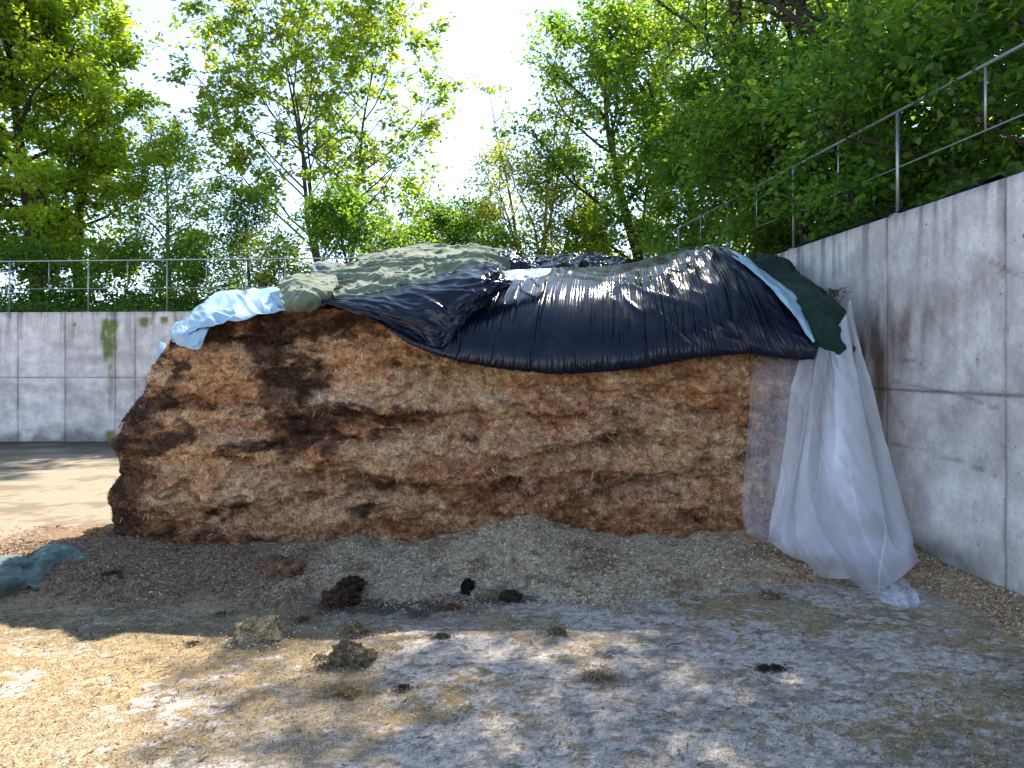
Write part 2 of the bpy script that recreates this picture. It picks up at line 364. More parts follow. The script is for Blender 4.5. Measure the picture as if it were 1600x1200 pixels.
def build_heap():
    xs = np.arange(-5.9, 3.75, .018); ys = np.arange(2.9, 7.4, .018)
    X, Y = np.meshgrid(xs, ys, indexing='ij')
    H = heap_h(X, Y) + .010 * fbm(X * 22, Y * 22, 2, 3, .7)
    Z = np.where(H > .008, H, -.02)
    Z = np.where(X > wallx(Y) - .004, -.02, Z)
    col = heap_color(X, Y).reshape(-1, 3)
    keep = (Z.ravel() > -.015)
    F = gridF(len(xs), len(ys)); F = F[keep[F].any(1)]
    hp = mesh("loose_wood_chips", np.stack([X, Y, Z], -1), F, M['pile'], col=col, kind="stuff", label="loose grey brown wood chips spilled along the foot of the heap", cat="wood chips")
    n = 125000
    x = rs.uniform(-5.6, 3.45, n); y = rs.uniform(4.3, 6.5, n); nw = n // 14; y[:nw] = rs.uniform(3.0, 5, nw); x[:nw] = wallx(y[:nw]) - rs.uniform(.01, .7, nw); h = heap_h(x, y)
    k = (h > .012) & (x < wallx(y) - .01); x, y, h = x[k], y[k], h[k]; n = len(x)
    c = heap_color(x, y) * np.exp(rs.normal(.08, .5, (n, 1))) * (1 + rs.normal(size=(n, 3)) * .05)
    V, F, cc = flakes(np.stack([x, y, h + .004], 1), rs.uniform(.010, .032, n), rs.uniform(.0018, .0060, n), (0, 0, 1), rs.uniform(.3, 1, n), np.clip(c, 0, .62))
    mesh("chip_flakes", V, F, M['flake'], hp, smooth=False, col=cc, kind="stuff")
    # a thinning fringe beyond the edge of the heap
    n = 60000; x = rs.uniform(-5.6, 3.45, n); y = rs.uniform(3.9, 5.9, n); h = heap_h(x, y); hb = np.maximum(heap_h(x, y + .12), heap_h(x, y + .28) * .7)
    k = (h <= .012) & (x < wallx(y) - .01) & (hb > .01) & (rs.uniform(0, 1, n) < .25 + 9 * hb); x, y = x[k], y[k]; n = len(x)
    c = heap_color(x, y) * rs.uniform(.45, 2.0, (n, 1))
    V, F, cc = flakes(np.stack([x, y, .006 + 0 * x], 1), rs.uniform(.008, .024, n), rs.uniform(.0015, .004, n), (0, 0, 1), rs.uniform(.6, 1, n), np.clip(c, 0, .8))
    mesh("fringe_flakes", V, F, M['flake'], hp, smooth=False, col=cc, kind="stuff")
    # thin scatter over the yard floor
    n = 130000
    y = 2.2 + 4.4 * rs.uniform(0, 1, n) ** 1.15; x = rs.uniform(-1, 1, n) * (y * .75) ; x = x - .0
    k = (x < wallx(y) - .02); x, y = x[k], y[k]
    den = .35 + .5 * fbm(x * 1.6, y * 1.6, 11, 4) + .25 * (x < -.8); k = rs.uniform(0, 1, len(x)) < np.clip(den, .06, 1); x, y = x[k], y[k]; n = len(x)
    base = np.array([[.42, .35, .22], [.13, .09, .06], [.30, .27, .22], [.05, .04, .03]])[rs.choice(4, n, p=[.40, .28, .22, .10])]
    V, F, cc = flakes(np.stack([x, y, .006 + 0 * x], 1), rs.uniform(.005, .015, n), rs.uniform(.0010, .0028, n), (0, 0, 1), rs.uniform(.7, 1, n), base * rs.uniform(.7, 1.3, (n, 1)))
    # a few longer bits of straw and bark of mixed sizes, mostly trailing away from the heap
    m = 5200; ys_ = 2.3 + 3.6 * rs.uniform(0, 1, m) ** .8; xs_ = rs.uniform(-.72, .72, m) * ys_; kk = (xs_ < wallx(ys_) - .03) & (rs.uniform(0, 1, m) < np.clip(.25 + .7 * fbm(xs_ * 1.2, ys_ * 1.2, 33, 4), .04, 1)); xs_, ys_ = xs_[kk], ys_[kk]; m = len(xs_)
    V2, F2, c2 = flakes(np.stack([xs_, ys_, np.maximum(heap_h(xs_, ys_), 0) + .008], 1), rs.gamma(2.2, .014, m) + .012, rs.uniform(.0015, .004, m), (0, 0, 1), rs.uniform(.8, 1, m), np.array([[.40, .32, .19], [.14, .09, .05], [.06, .045, .03]])[rs.choice(3, m, p=[.4, .35, .25])] * rs.uniform(.6, 1.3, (m, 1)))
    V, F, cc = np.vstack([V, V2]), np.vstack([F, F2 + len(V)]), np.vstack([cc, c2])
    mesh("scattered_chips", V, F, M['flake'], None, smooth=False, col=cc, kind="stuff", label="fine wood chips scattered over the concrete floor", cat="wood chips")
build_heap()

# ------------------------------------------------------------------ concrete walls
def wall_color(s, z, top, joints, zj, seed, moss=(), brown=()):
    base = np.broadcast_to((np.array([.66, .59, .555]) if seed == 2 else np.array([.61, .575, .555])), s.shape + (3,))
    c = base * (1 + .10 * fbm(s * .9, z * .9, seed, 4)[..., None])
    # panels differ a little
    idx = np.searchsorted(np.asarray(joints), s) * 2 + (z > zj)
    c = c * (1 + .05 * np.sin(idx * 12.9898 + seed))[..., None]
    # streaks running down from the coping
    dz = top - z
    st = sstep(.05, .45, fbm(s * 7, z * .35, seed + 3, 4)) * np.exp(-dz / (.35 + .5 * np.clip(fbm(s * 1.3, 0, seed + 4, 2) + .4, 0, 1)))
    c = mix(c, [.10, .10, .115], np.clip(st * .62 + .4 * np.exp(-dz / .05), 0, .8))
    c = mix(c, [.22, .21, .20], .4 * sstep(.25, .6, fbm(s * 5, z * .5, seed + 9, 3)) * sstep(1.8, .3, dz))
    # horizontal faint bands and cloudy grime
    c = mix(c, [.34, .31, .27], .45 * sstep(.0, .5, fbm(s * .7, z * 2.2, seed + 12, 5)) * sstep(.35, .9, dz))
    # splash dirt at the foot
    c = mix(c, [.10, .095, .085], .75 * sstep(.32, .0, z + .16 * fbm(s * 2.5, z * 2.5, seed + 20, 4)))
    jd = np.full(s.shape, 9.)
    for j in joints: jd = np.minimum(jd, np.abs(s - j - .012 * fbm(z * 3, j, 1, 2)))
    c = mix(c, [.11, .10, .095], np.clip(.6 + .5 * fbm(z * 1.6, s * .3, seed + 50, 3), .2, .9) * (.7 * np.exp(-(jd / .013) ** 2) + .25 * np.exp(-(jd / .06) ** 2)))
    c = mix(c, [.11, .10, .095], np.clip(.65 + .5 * fbm(s * 1.6, 7, seed + 55, 3), .2, .9) * (.75 * np.exp(-((z - zj) / .012) ** 2) + .2 * np.exp(-((z - zj) / .05) ** 2)))
    for (ms, mw, mt, ml, a) in moss:
        g = np.exp(-((s - ms - .03 * fbm(z * 3, ms)) / (mw * np.clip(1.15 - .45 * (mt - z) / ml, .35, 1.2))) ** 4) * sstep(mt + .03, mt - .04, z) * (1 - sstep(.35 * ml, ml, mt - z))
        c = mix(c, [.13, .165, .035], np.clip(1.25 * g * a * (1 + .8 * fbm(s * 14, z * 5, 4, 3)), 0, .95))
    for (bs, bz, rs_, rz, a) in brown:
        g = np.exp(-((s - bs) / rs_) ** 2 - ((z - bz) / rz) ** 2) * np.clip(.65 + 1.1 * fbm(s * 6, z * 1.8, seed + 30, 4), 0, 1.2)
        c = mix(c, [.15, .10, .07], np.clip(g * a, 0, .8))
    return np.clip(c, .01, 1)

def near_joints(a, b, step, joints, extra=(-.03, -.014, -.006, 0, .006, .014, .03)):
    x = np.arange(a, b + step / 2, step); e = np.array([j + q for j in joints for q in extra if a < j + q < b])
    x = np.unique(np.round(np.concatenate([x, e]), 4)); return x

def build_back_wall():
    joints = [(p - 800) / 1150 * BACKY for p in (-430, -352, -274, -196, -120, -46, 28, 102, 180, 211, 290, 370, 450, 530, 610, 690, 770, 850, 930)]
    x = near_joints(-18.0, 2.79, .035, joints); z = near_joints(-.05, 2.8, .035, [1.39])
    X, Z = np.meshgrid(x, z, indexing='ij'); top = 2.80 + .004 * (X + 11)
    Zt = Z * (top / 2.80)
    jd = np.min([np.abs(X - j) for j in joints], axis=0)
    Y = BACKY + .012 * np.exp(-(jd / .012) ** 2) + .012 * np.exp(-((Zt - 1.39) / .012) ** 2) + .004 * fbm(X, Z, 1, 3)
    moss = [((170 - 800) / 1150 * BACKY, .17, 2.66, 1.25, 1.0), ((226 - 800) / 1150 * BACKY, .14, 2.70, .30, .9), ((255 - 800) / 1150 * BACKY, .09, 2.72, .25, .8), ((117 - 800) / 1150 * BACKY, .04, 2.6, .15, .6), ((172 - 800) / 1150 * BACKY, .09, .25, .6, .7), ((172 - 800) / 1150 * BACKY, .05, 1.7, 1.6, .35)]
    col = wall_color(X, Zt, top, joints, 1.39, 2, moss)
    front = np.stack([X, Y, Zt], -1).reshape(-1, 3); nx, nz = len(x), len(z)
    # coping and rear face
    t = np.stack([x, np.full(nx, BACKY), top[:, -1]], 1); t1 = t + [0, .012, .012]; t2 = t + [0, .28, .012]; t3 = t2 * [1, 1, 0] + [0, .012, -.5]
    V = np.vstack([front, t1, t2, t3]); n0 = len(front); fi = np.arange(nx) * nz + nz - 1
    rows = [fi, n0 + np.arange(nx), n0 + nx + np.arange(nx), n0 + 2 * nx + np.arange(nx)]
    F = [gridF(nx, nz)]
    for a, b_ in zip(rows[:-1], rows[1:]): F.append(np.stack([a[:-1], a[1:], b_[1:], b_[:-1]], 1))
    cc = np.vstack([col.reshape(-1, 3), np.tile(col[:, -1], (3, 1))])
    mesh("concrete_wall", V, np.vstack(F), M['concrete'], col=cc, smooth=False, label="grey concrete retaining wall across the back of the yard, with green moss streaks", cat="wall")
build_back_wall()

def build_right_wall():
    # s runs along the wall (distance y), joints found from the photograph
    joints = [2.0, 3.55, 5.02, 6.46, 8.1, 9.7, 11.3, 12.9, 14.5]
    y = near_joints(-2.0, 16.02, .03, joints); z = near_joints(-.05, 2.9, .03, [1.41])
    Y, Z = np.meshgrid(y, z, indexing='ij'); top = walltop(Y); Zt = Z * (top / 2.9)
    jd = np.min([np.abs(Y - j) for j in joints], axis=0)
    X = wallx(Y) + .012 * np.exp(-(jd / .01) ** 2) + .012 * np.exp(-((Zt - 1.41) / .01) ** 2) + .003 * fbm(Y, Z, 1, 3)
    brown = [(6.75, 1.75, .35, .5, 1.1), (6.2, 1.9, .35, .25, .7), (5.8, 2.0, .4, .25, .45), (6.9, 1.2, .2, .5, .8), (6.55, 1.5, .12, .5, .7), (5.3, 2.2, .5, .15, .4)]
    col = wall_color(Y, Zt, top, joints, 1.41, 14, (), brown)
    # thin hairline scratches left by a grab
    for (a0, z0, a1, z1, w) in [(5.0, 1.3, 6.4, 1.52, .005), (5.1, .85, 6.5, .98, .004), (5.35, 1.55, 5.85, 2.05, .006), (6.1, 1.75, 6.35, 1.95, .008), (5.9, 1.6, 6.25, 1.7, .006), (5.2, .95, 5.35, 2.1, .004), (4.6, 2.0, 5.3, 2.45, .006), (6.2, 1.1, 6.5, 1.4, .006)]:
        tt = np.clip(((Y - a0) * (a1 - a0) + (Zt - z0) * (z1 - z0)) / ((a1 - a0) ** 2 + (z1 - z0) ** 2), 0, 1)
        dd = np.hypot(Y - a0 - tt * (a1 - a0), Zt - z0 - tt * (z1 - z0) - .02 * np.sin(tt * 5))
        col = mix(col, [.12, .10, .09], .55 * np.exp(-(dd / (w * 2.2)) ** 2))
    ny, nz = len(y), len(z)
    front = np.stack([X, Y, Zt], -1).reshape(-1, 3)
    t = np.stack([wallx(y), y, top[:, -1]], 1); t1 = t + [.012, 0, .012]; t2 = t + [.28, 0, .012]; t3 = t2 * [1, 1, 0] + [.012, 0, -.5]
    V = np.vstack([front, t1, t2, t3]); n0 = len(front); fi = np.arange(ny) * nz + nz - 1
    rows = [fi, n0 + np.arange(ny), n0 + ny + np.arange(ny), n0 + 2 * ny + np.arange(ny)]
    F = [gridF(ny, nz, flip=True)]
    for a, b_ in zip(rows[:-1], rows[1:]): F.append(np.stack([a[:-1], b_[:-1], b_[1:], a[1:]], 1))
    cc = np.vstack([col.reshape(-1, 3), np.tile(col[:, -1], (3, 1))])
    w = mesh("concrete_wall", V, np.vstack(F), M['concrete'], col=cc, smooth=False, label="grey concrete retaining wall on the right beside the hanging plastic sheet", cat="wall")
    return w
build_right_wall()

# ------------------------------------------------------------------ railings
def railing(label, pts_post, foot, head, thin_between=True, r=.017):
    root = empty("railing", tuple(foot[0]), label=label, cat="railing", group="steel railings on top of the walls")
    n = len(foot)
    for i in range(n):
        b_ = MB(); f = np.array(foot[i]); h = np.array(head[i]); b_.tube([f, h], r, 8)
        for dx in (1,):
            q = np.array([.05, .05, 0]); b_.box(f - q, f + q + [0, 0, .012])
        b_.build("post", M['steel'], root)
    def rail(name, t, rad, ext=.6):
        pts = [np.array(foot[i]) * (1 - t) + np.array(head[i]) * t for i in range(n)]
        b_ = MB(); pp = [pts[0] + (pts[0] - pts[1]) * ext] + pts + [pts[-1] + (pts[-1] - pts[-2]) * .1]
        b_.tube(pp, rad, 8); b_.build(name, M['steel'], root)
    rail("top_rail", 1.0, r * .95); rail("middle_rail", .46, .0075)
    for i in range(n - 1):
        f = (np.array(foot[i]) + foot[i + 1]) / 2; h = (np.array(head[i]) + head[i + 1]) / 2
        b_ = MB(); b_.tube([f * .54 + h * .46, h], .010, 6); b_.build("baluster", M['steel'], root)
    return root
bx = [(15 - 123 * 3 + 123 * i - 800) / 1150 * 16.1 for i in range(0, 11)]
railing("straight grey steel railing along the top of the back wall", None, [(x, 16.1, 2.81 + .004 * (x + 11)) for x in bx], [(x, 16.1, 3.93 + .010 * (x + 11)) for x in bx])
ry = [1.9, 4.2, 6.39, 8.47, 10.68, 13.2, 15.9]
railing("grey steel railing climbing along the top of the right wall among leaves", None, [(wallx(y) + .06, y, walltop(y) + .012) for y in ry], [(wallx(y) + .06, y, 3.76 + .042 * (y - 4.84)) for y in ry])

# ------------------------------------------------------------------ bank behind the walls
def bankz(X, Y):
    r = np.maximum(0, X - wallx(np.clip(Y, -20, 16)) - .25); bk = np.maximum(0, Y - 16.2)
    z = 2.72 + np.minimum(.18 * r, 2.0) * (X > 2) + .015 * np.minimum(bk, 40) + .10 * fbm(X * .5, Y * .5, 3, 3)
    return z
def build_bank():
    xs = np.concatenate([[-500, -200, -80, -40], np.arange(-24, 24, .5), [30, 50, 90, 200, 500]])
    ys = np.concatenate([[-300, -120, -50], np.arange(-20, 44, .5), [60, 90, 200, 500, 1200]])
    X, Y = np.meshgrid(xs, ys, indexing='ij'); X = X.copy(); Y = Y.copy()
    inside_back = Y < 16.28; inside_right = X < wallx(np.clip(Y, -2, 16)) + .25
    yard = inside_back & inside_right
    # snap border vertices to the rear of the walls
    Z = bankz(X, Y)
    F = gridF(len(xs), len(ys)); yr = yard.ravel()
    full = yr[F].all(1); part = yr[F].any(1) & ~full
    fx, fy = X.ravel(), Y.ravel()
    use = np.unique(F[part])
    for i in use:
        if yr[i]:
            dx = wallx(np.clip(fy[i], -2, 16)) + .25 - fx[i]; dy = 16.25 - fy[i]
            if dx < .8 and dx <= dy or dy > .8: fx[i] += dx
            else: fy[i] = 16.25
    mesh("bank", np.stack([fx, fy, Z.ravel()], 1), F[~full], M['soil'], kind="structure", label="dark earth bank behind the retaining walls")
build_bank()

# ------------------------------------------------------------------ the cut heap of rotting wood chips
def build_pile():
    # plan outline (distance along it = s): right end of the cut face -> left corner -> round the back
    pts = [(3.30, 8.6), (3.22, 7.6), (3.02, 6.85), (2.72, 6.50), (2.3, 6.36), (1.5, 6.30), (.3, 6.30), (-.6, 6.34), (-1.6, 6.30), (-2.6, 6.26), (-3.15, 6.32), (-3.50, 6.55), (-3.62, 6.95), (-3.60, 7.8), (-3.45, 9.2), (-2.9, 10.2), (-1.5, 10.8), (1.0, 11.0), (3.0, 11.0)]
    pts = np.array(pts); seg = np.hypot(*np.diff(pts, axis=0).T); cs = np.concatenate([[0], np.cumsum(seg)])
    front_len = cs[13]
    s = np.concatenate([np.arange(0, front_len, .0125), np.arange(front_len, cs[-1], .08)])
    # smooth outline
    def smooth_at(q):
        a = 0
        for dq in np.linspace(-.25, .25, 9): a = a + np.stack([np.interp(q + dq, cs, pts[:, 0]), np.interp(q + dq, cs, pts[:, 1])], -1)
        return a / 9
    B = smooth_at(s); T = np.gradient(B, axis=0); T /= np.linalg.norm(T, axis=1)[:, None] + 1e-9
    Nn = np.stack([-T[:, 1], T[:, 0]], 1)                   # check the outward side
    cen = np.array([0, 8.6]); sgn = np.sign(((B - cen) * Nn).sum(1)); sgn[sgn == 0] = 1; Nn = Nn * sgn[:, None]
    leftness = sstep(-2.6, -3.5, B[:, 0]) * sstep(10.5, 9.5, B[:, 1])
    v = np.concatenate([np.linspace(0, 1, 175), ])
    def rim(x): return np.interp(x, [-3.7, -3.1, -2.6, -1.9, -1, 0, 1, 2, 2.8, 3.4], [1.90, 1.98, 2.05, 2.12, 2.14, 2.15, 2.15, 2.15, 2.12, 2.05])
    Sg, Vg = np.meshgrid(s, v, indexing='ij'); H = rim(B[:, 0])[:, None]
    Z = Vg * H
    prof = np.interp(Z, [0, .2, .4, .64, .78, .93, 1.05, 1.4, 1.6, 1.95, 2.1], [-.02, -.08, -.17, -.01, -.02, -.10, .02, .21, .26, .46, .60])   # + = inwards (left side silhouette)
    lean = .10 * Z + .10 * sstep(.16, .0, Z)
    inward = leftness[:, None] * prof + (1 - leftness[:, None]) * lean
    bx, by = B[:, 0][:, None] + 0 * Z, B[:, 1][:, None] + 0 * Z
    # layered ledges
    wz = Z + .22 * fbm(bx * .7, by * .7, Z * .6 + 2, 3)
    strata = fbm(bx * .7, by * .7, wz * 2.7, 5)
    strata = np.tanh(strata * 2.2) * .036
    big = .12 * fbm(bx * .75, by * .75, Z * 1.2 + 7, 3)
    med = .050 * fbm(bx * 2.6, by * 2.6, Z * 4.0, 5, .6)
    hole = -.10 * sstep(.38, .8, fbm(bx * 1.7, by * 1.7, Z * 4.4 + 11, 3))
    rid = .026 * (1 - 2 * np.abs(fbm(bx * 3.4 + 5, by * 3.4, Z * 8.5 + 3 * strata, 4)))
    fine = .022 * fbm(bx * 13, by * 13, Z * 17, 3) + .010 * fbm(bx * 38, by * 38, Z * 44, 2)
    # shelves picked out of the photograph (column, row, half width, strength)
    px = bx / np.maximum(by, 1) * FPX + CX; py = HY - (Z - CH) * FPX / np.maximum(by, 1)
    ledge = 0
    for (lx, ly, w, a, sl) in [(590, 640, 110, .09, .10), (560, 735, 95, .10, .04), (880, 690, 110, .07, -.25), (1050, 680, 90, .05, .05), (300, 700, 90, .07, .05), (800, 640, 90, .04, .0), (420, 775, 120, .06, -.10), (1000, 735, 150, .05, .02), (700, 745, 60, .05, .1), (240, 600, 60, .05, .1), (480, 610, 60, -.08, 0), (515, 690, 50, -.09, 0)]:
        yy = (py - ly - sl * (px - lx)) / 16.0
        g = .95 * np.exp(-((px - lx) / w) ** 4)
        ledge = ledge + a * g * np.where(yy < 0, np.exp(-(yy / 2.6) ** 2), np.exp(-(yy / .55) ** 2)) - a * .8 * g * np.exp(-((yy - 1.3) / .9) ** 2)
    disp = (strata + big + med + hole + rid + fine + ledge * (1 - leftness[:, None]))
    disp = disp * sstep(0, .12, Z) * (1 - .45 * leftness[:, None])
    topfade = sstep(1.0, .94, Vg)
    out = disp * (.35 + .65 * topfade) - inward
    X = B[:, 0][:, None] + Nn[:, 0][:, None] * out; Y = B[:, 1][:, None] + Nn[:, 1][:, None] * out
    Zd = Z - .32 * np.clip(disp, -.02, .2) * sstep(.1, .4, Z)
    Zd = Zd + .03 * fbm(bx * 3, by * 3, 3, 3) * Vg ** 6
    Zd[:, 0] = -.03
    X = np.minimum(X, wallx(Y) - .01)
    # top: rings shrinking to a ridge
    rows = [np.stack([X, Y, Zd], -1)]
    tr = []
    for t in (.04, .10, .2, .35, .55, .75, .95):
        rx, ry_ = X[:, -1], Y[:, -1]; tx = rx * (1 - t) + t * np.clip(rx * .85, -2.6, 3.0); ty = ry_ * (1 - t) + t * 8.6
        zz = Zd[:, -1] * 1.0 + .42 * (1 - (1 - t) ** 2) + .04 * fbm(tx * 2, ty * 2, 1, 3)
        tr.append(np.stack([np.minimum(tx, wallx(ty) - .01), ty, zz], -1)[:, None])
    G = np.concatenate(rows + tr, axis=1)
    nu, nv = G.shape[:2]
    # colours: layers of tan, fox red, grey and wet black stuff
    gx, gz, gy = G[..., 0], G[..., 2], G[..., 1]
    px = gx / gy * FPX + CX; py = HY - (gz - CH) * FPX / gy
    def pile_col(gx, gy, gz, px, py, dsp):
        wz = gz + .12 * fbm(gx * .9, gy * .9, gz, 3) + .05 * fbm(gx * 4, gy * 4, gz * 5, 3)
        n1 = fbm(gx * .8, gy * .8 + 4, wz * 3.2, 4); n2 = fbm(gx * 1.9, gy * 1.9 + 9, wz * 5.5, 4); n3 = fbm(gx * 4.5, gy * 4.5 + 14, wz * 9, 4)
        c = np.broadcast_to(np.array([.36, .21, .125]), gx.shape + (3,))
        c = mix(c, [.30, .125, .052], .85 * sstep(-.1, .45, n1))
        c = mix(c, [.42, .275, .17], .85 * sstep(.0, .45, n2))
        c = mix(c, [.17, .075, .038], .65 * sstep(.2, .6, n3 + .3 * n1))
        px = px + 46 * fbm(gx * 1.5, gy, gz * 3.2 + 40, 4, .6); py = py + 20 * fbm(gx * 1.5, gy, gz * 3.2 + 60, 4, .6)
        def blob(L):
            a = 0
            for (x, y, rx, ry_, w) in L:
                a = np.maximum(a, w * np.exp(-((px - x) / rx) ** 2 - ((py - y) / ry_) ** 2))
            return a
        orange = blob([(330, 590, 60, 50, 1.1), (300, 660, 60, 30, .7), (620, 545, 110, 40, .7), (340, 715, 90, 18, .8), (560, 730, 90, 22, .7), (700, 600, 80, 18, .6), (1090, 600, 100, 22, .7), (250, 860, 60, 14, .6)])
        c = mix(c, [.44, .22, .085], np.clip(orange * (1 + .9 * n2), 0, 1) * .8)
        tan = blob([(620, 600, 130, 26, .9), (900, 592, 180, 16, 1.0), (1000, 640, 160, 14, .5), (1080, 690, 120, 30, .6), (760, 640, 60, 20, .6), (300, 770, 80, 45, .6), (660, 700, 60, 30, .5), (1000, 720, 120, 30, .6)])
        c = mix(c, [.46, .295, .175], np.clip(tan * (1 + .8 * n3), 0, 1) * .8)
        grey = blob([(540, 648, 46, 10, 1.1), (870, 695, 30, 12, 1.0), (580, 725, 60, 8, .8), (380, 680, 60, 16, .7), (900, 590, 150, 8, .6), (720, 620, 50, 14, .6), (1020, 755, 90, 10, .5)])
        c = mix(c, [.38, .31, .25], np.clip(grey * (1 + .8 * n3), 0, 1) * .8)
        dark = blob([(455, 560, 40, 90, .8), (490, 640, 30, 60, .8), (400, 500, 110, 18, .9), (190, 720, 30, 80, .8), (350, 800, 40, 14, .7), (720, 690, 50, 10, .6), (870, 660, 40, 10, .5), (540, 800, 80, 12, .6), (425, 520, 70, 42, 1.0), (440, 580, 48, 46, 1.0), (480, 610, 40, 40, .9), (510, 690, 50, 30, 1.1), (225, 650, 26, 34, 1.1), (205, 640, 40, 18, .8), (180, 770, 26, 40, 1.2), (255, 690, 46, 14, .9), (600, 650, 80, 9, 1.0), (640, 640, 70, 8, .7), (250, 560, 14, 50, 1.0), (300, 520, 50, 22, .9), (560, 500, 110, 18, .8), (380, 700, 40, 20, .8), (470, 760, 60, 14, .5), (420, 850, 90, 18, .7), (630, 765, 90, 12, .6), (300, 850, 110, 12, .6), (180, 690, 20, 60, .8), (800, 770, 60, 25, .7), (640, 865, 60, 12, .9), (960, 640, 30, 20, .4), (180, 830, 24, 20, .7), (800, 560, 300, 10, .3)])
        c = mix(c, [.040, .022, .016], sstep(.30, .80, dark + .35 * n2 * sstep(.05, .3, dark) + .4 * n3 * sstep(.05, .3, dark)) * .88)
        px0 = gx / gy * FPX + CX; py0 = HY - (gz - CH) * FPX / gy
        crust = sstep(262, 205, px0 + 34 * n2 + 22 * n3 - 55 * sstep(560, 500, py0)) * sstep(870, 830, py0)
        crust = np.maximum(crust, sstep(.25, .6, np.exp(-((px0 - (425 + .28 * (py0 - 560))) / 46.) ** 2) * sstep(760, 690, py0) + .40 * n3 + .3 * n2 - .12) * .9)
        crust = np.maximum(crust, .8 * sstep(.3, .6, sstep(528, 492, py0 + 12 * n3) * sstep(640, 560, px0) + .3 * n3))
        c = mix(c, [.045, .024, .017], np.clip(crust, 0, 1) * .74)
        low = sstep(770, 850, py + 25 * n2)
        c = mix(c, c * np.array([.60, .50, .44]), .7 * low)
        red = blob([(860, 760, 160, 60, .7), (1000, 810, 150, 40, .8), (730, 660, 90, 26, .7), (900, 640, 60, 20, .8)])
        c = mix(c, [.20, .075, .036], np.clip(red * (1 + n3), 0, 1) * .75)
        # deep hollows darkened: crevice shade put into the colour
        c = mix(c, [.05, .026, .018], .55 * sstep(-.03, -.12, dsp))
        c = .27 * (c / .22) ** 1.12; c = mix(c, np.repeat(c.mean(-1)[..., None], 3, -1) * np.array([1.12, 1.0, .86]), np.full(c.shape[:-1], .22))
        return np.clip(np.array([1.08, 1.04, .95]) * c * (1 + .45 * fbm(gx * 11, gy * 11, gz * 15, 3) + .35 * fbm(gx * 30, gy * 30, gz * 40, 2))[..., None], .008, .7)
    dsp = np.concatenate([disp, np.zeros((nu, len(tr)))], 1)
    col = pile_col(gx, gy, gz, px, py, dsp)
    col[:, :][:] = col
    shell = col.reshape(-1, 3)
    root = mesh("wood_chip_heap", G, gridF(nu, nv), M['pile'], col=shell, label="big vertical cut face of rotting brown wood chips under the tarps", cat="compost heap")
    # check orientation by normals is unnecessary: both sides shade alike
    # slivers bristling from the face
    a = G[:-1, :-1]; du = G[1:, :-1] - a; dv = G[:-1, 1:] - a
    nrm = np.cross(du, dv); ar = np.linalg.norm(nrm, axis=-1); nrm /= ar[..., None] + 1e-12
    outw = np.stack([Nn[:-1, 0], Nn[:-1, 1], 0 * Nn[:-1, 0]], 1)[:, None]; sg = np.sign((nrm * outw).sum(-1)); nrm *= sg[..., None]
    face = np.zeros(ar.shape); fl = s[:-1] < front_len * .93; face[fl, :174] = 1
    w = (ar * face).ravel()
    # more where the wall bulges
    n = 210000; pick = rs.choice(len(w), n, p=w / w.sum())
    iu, iv = np.unravel_index(pick, ar.shape)
    r1, r2 = rs.uniform(0, 1, (n, 1)), rs.uniform(0, 1, (n, 1))
    pos = G[iu, iv] + r1 * du[iu, iv] + r2 * dv[iu, iv]; nn = nrm[iu, iv]
    c = col[iu, iv] * np.exp(rs.normal(.0, .55, (n, 1))) * np.array([1.04, .97, .9]) * (1 + rs.normal(size=(n, 3)) * .06)
    nn = nn + np.array([0, 0, -.25]); nn /= np.linalg.norm(nn, axis=1)[:, None]
    V, F, cc = flakes(pos + nn * .004, rs.uniform(.012, .040, n) * rs.choice([1, 1, 1, 2.0], n), rs.uniform(.0011, .0036, n), nn, rs.uniform(.35, 1, n), np.clip(c, .01, .75))
    mesh("chip_slivers", V, F, M['flake'], root, smooth=False, col=cc, kind="stuff")
    # long pale strips of bark and stalk sticking out and hanging from the ledges
    n = 1100
    under = np.clip(-nrm[..., 2], 0, 1) ** 1 * ar * face + .08 * ar * face
    under *= (gz[:-1, :-1] < 1.5)
    pick = rs.choice(ar.size, n, p=under.ravel() / under.sum()); iu, iv = np.unravel_index(pick, ar.shape)
    pos = G[iu, iv]; nn = nrm[iu, iv]
    b_ = MB(); cols = []
    for k in range(n):
        L = rs.uniform(.03, .085) if k > 90 else rs.uniform(.08, .15); W = L * rs.uniform(.03, .10)
        dirn = nn[k] * rs.uniform(.2, .8) + np.array([rs.normal() * .5, 0, rs.choice([-1, -1, -1, .7])]); dirn /= np.linalg.norm(dirn)
        side = np.cross(dirn, rs.normal(size=3)); side /= np.linalg.norm(side)
        p0 = pos[k] - nn[k] * .01; bend = rs.normal(size=3) * L * .16
        q = [p0 + dirn * L * t + bend * math.sin(pi * t) for t in (0, .35, .7, 1)]; ws = [W * .4, W, W * .8, W * .1]
        V = []
        for a_, w_ in zip(q, ws): V += [a_ - side * w_, a_ + side * w_]
        b_.add(V, [(0, 1, 3, 2), (2, 3, 5, 4), (4, 5, 7, 6)])
        base = np.array([[.50, .36, .22], [.38, .22, .12], [.30, .14, .06]])[rs.choice(3, p=[.4, .35, .25])] * rs.uniform(.6, 1.25)
        cols.append(np.repeat(base[None], 8, 0))
    b_.build("straw_stalks", M['flake'], root, smooth=False, col=np.vstack(cols), kind="stuff")
    return G, col
PILE, PCOL = build_pile()

